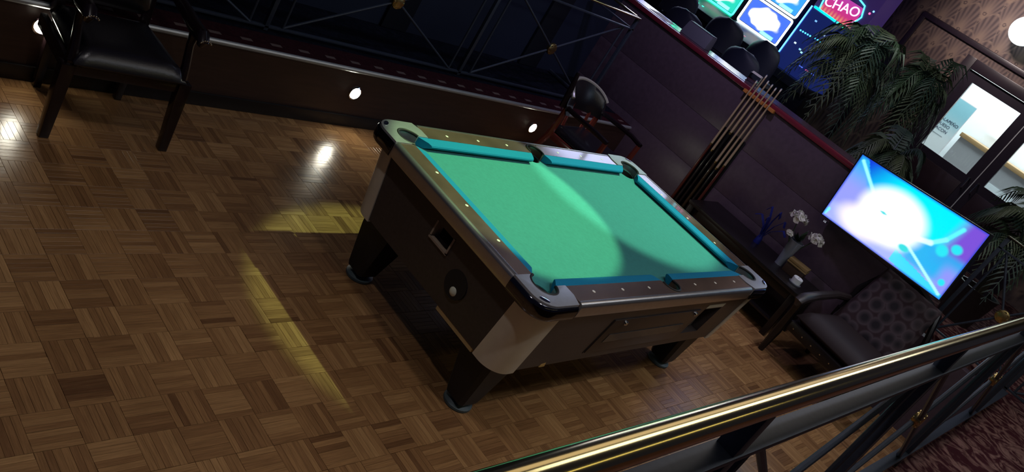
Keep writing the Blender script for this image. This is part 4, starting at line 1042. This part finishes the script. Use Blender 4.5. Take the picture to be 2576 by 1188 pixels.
def palm(loc, z_top, nf, length, lab, group=None, leaf=.2, seed=1, base_pot=True):
    random.seed(seed); e = empty('potted_palm', loc, lab, 'plant')
    if base_pot:
        MB().lathe([(0, 0), (.15, 0), (.19, .30), (.20, .34), (.17, .34), (.165, .30), (0, .29)], (0, 0, 0), 22).build('pot', mat('dark_pot', (.020, .014, .014), .4), e)
    H = z_top - loc[2]
    for k in range(4):
        a = 1.57 * k + .4; MB().tube([(.03 * math.cos(a), .03 * math.sin(a), .25), (.05 * math.cos(a), .05 * math.sin(a), H * .62)], [.016, .010], 7).build('cane', mat('palm_cane', (.045, .035, .020), .6), e)
    for k in range(nf):
        frond(e, 6.283 * k / nf + random.uniform(-.25, .25), length * random.uniform(.75, 1.1), H * random.uniform(.22, .44), H * random.uniform(.22, .62), H * random.uniform(.40, .64), k, leaf)
    return e
palm((8.95, 3.36, UP), 2.64, 34, .62, 'tall potted palm with drooping fronds beside the gaming cabinet', leaf=.26, seed=3)
palm((9.75, 2.92, UP), 2.85, 24, .46, 'greyer potted palm standing against the door moulding', leaf=.24, seed=9)
palm((7.85, 2.16, UP), 1.90, 22, .40, 'low bushy palm just behind the ledge above the television', leaf=.17, seed=5)
palm((8.3, .93, UP), 2.02, 20, .60, 'dark palm right of the television in front of the doors', leaf=.22, seed=12)

# ================================================================== SCONCE, CORRIDOR THINGS
sc = empty('globe_lamp', (WE - .0005, 2.70, 3.16), 'glowing white globe wall lamp at the right photo edge', 'lamp')
MB().lathe([(.06, 0), (.06, -.02), (.03, -.03)], (0, 0, 0), 20, 'x').build('wall_rose', BRASSD, sc)
MB().tube([(-.02, 0, 0), (-.12, 0, 0)], .012, 8).build('arm', BRASSD, sc)
MB().lathe([(.16 * math.sin(math.pi * k / 16), -.16 * math.cos(math.pi * k / 16)) for k in range(17)], (-.26, 0, 0), 28).build('globe', mat('lit_globe', (.9, .9, .9), .4, emit=(.80, .97, 1), estr=2.2), sc, smooth=80)
po = empty('food_poster', (12.40, 3.20, UP - .0005), 'blue and white food poster with dark lettering behind the glass door', 'poster')
def poster_pic(u, v):
    c = mixc((.80, .86, .84), (.30, .62, .68), sstep(.40, .85, v))
    d = math.hypot((u - .38) / .30, (v - .17) / .12); c = mixc(mixc((.45, .20, .16), (.75, .60, .50), .5 + .5 * math.sin(40 * u) * math.cos(33 * v)), c, sstep(.8, 1.05, d))
    return c
MB().box(.001, .03, -.27, .27, .0, 1.53).build('board', mat('white_board', (.8, .8, .8), .5), po)
picture('print', 40, 60, lambda u, v: (0, .262 - u * .524, .51 + v * 1.01), poster_pic, print_mat('poster_print'), po)
for k, t in enumerate(('JALAPEÑO', 'QUESO', 'BACON')):
    o = text_mesh('lettering', t, .058, mat('navy_ink', (.020, .035, .09), .6), .0005, po, 'LEFT'); o.matrix_local = RT3.copy(); o.location = (-.002, .030, 1.20 - .068 * k)
MB().box(-.003, -.001, -.16, .15, .99, .997).build('fine_print', mat('grey_ink', (.35, .40, .42), .6), po)
ct = empty('reception_counter', (12.55, 2.40, UP - .001), 'grey counter with a wooden top edge in the lit corridor', 'counter')
MB().box(-.1, .4, -.9, .47, 0, 1.13).build('front', mat('counter_grey', (.34, .35, .35), .5), ct)
MB().box(-.13, .42, -.92, .49, 1.131, 1.19).build('top', mat('counter_wood', (.36, .23, .10), .4), ct, bevel=.006)
MB().box(-.112, -.1005, -.55, .0, .35, .86).build('white_notice', mat('notice_white', (.7, .78, .78), .6), ct)
ch = empty('monitor_frame', (12.9, 2.55, 2.10), 'thin white square frame on the corridor wall beyond the door', 'frame')
fm = MB()
for a in ((-.20, .20, .0, .02), (-.20, .20, .36, .38), (-.20, -.18, .02, .36), (.18, .20, .02, .36)): fm.box(0, .02, a[0], a[1], a[2], a[3])
fm.build('frame', mat('frame_white', (.95, .95, .95), .4), ch)
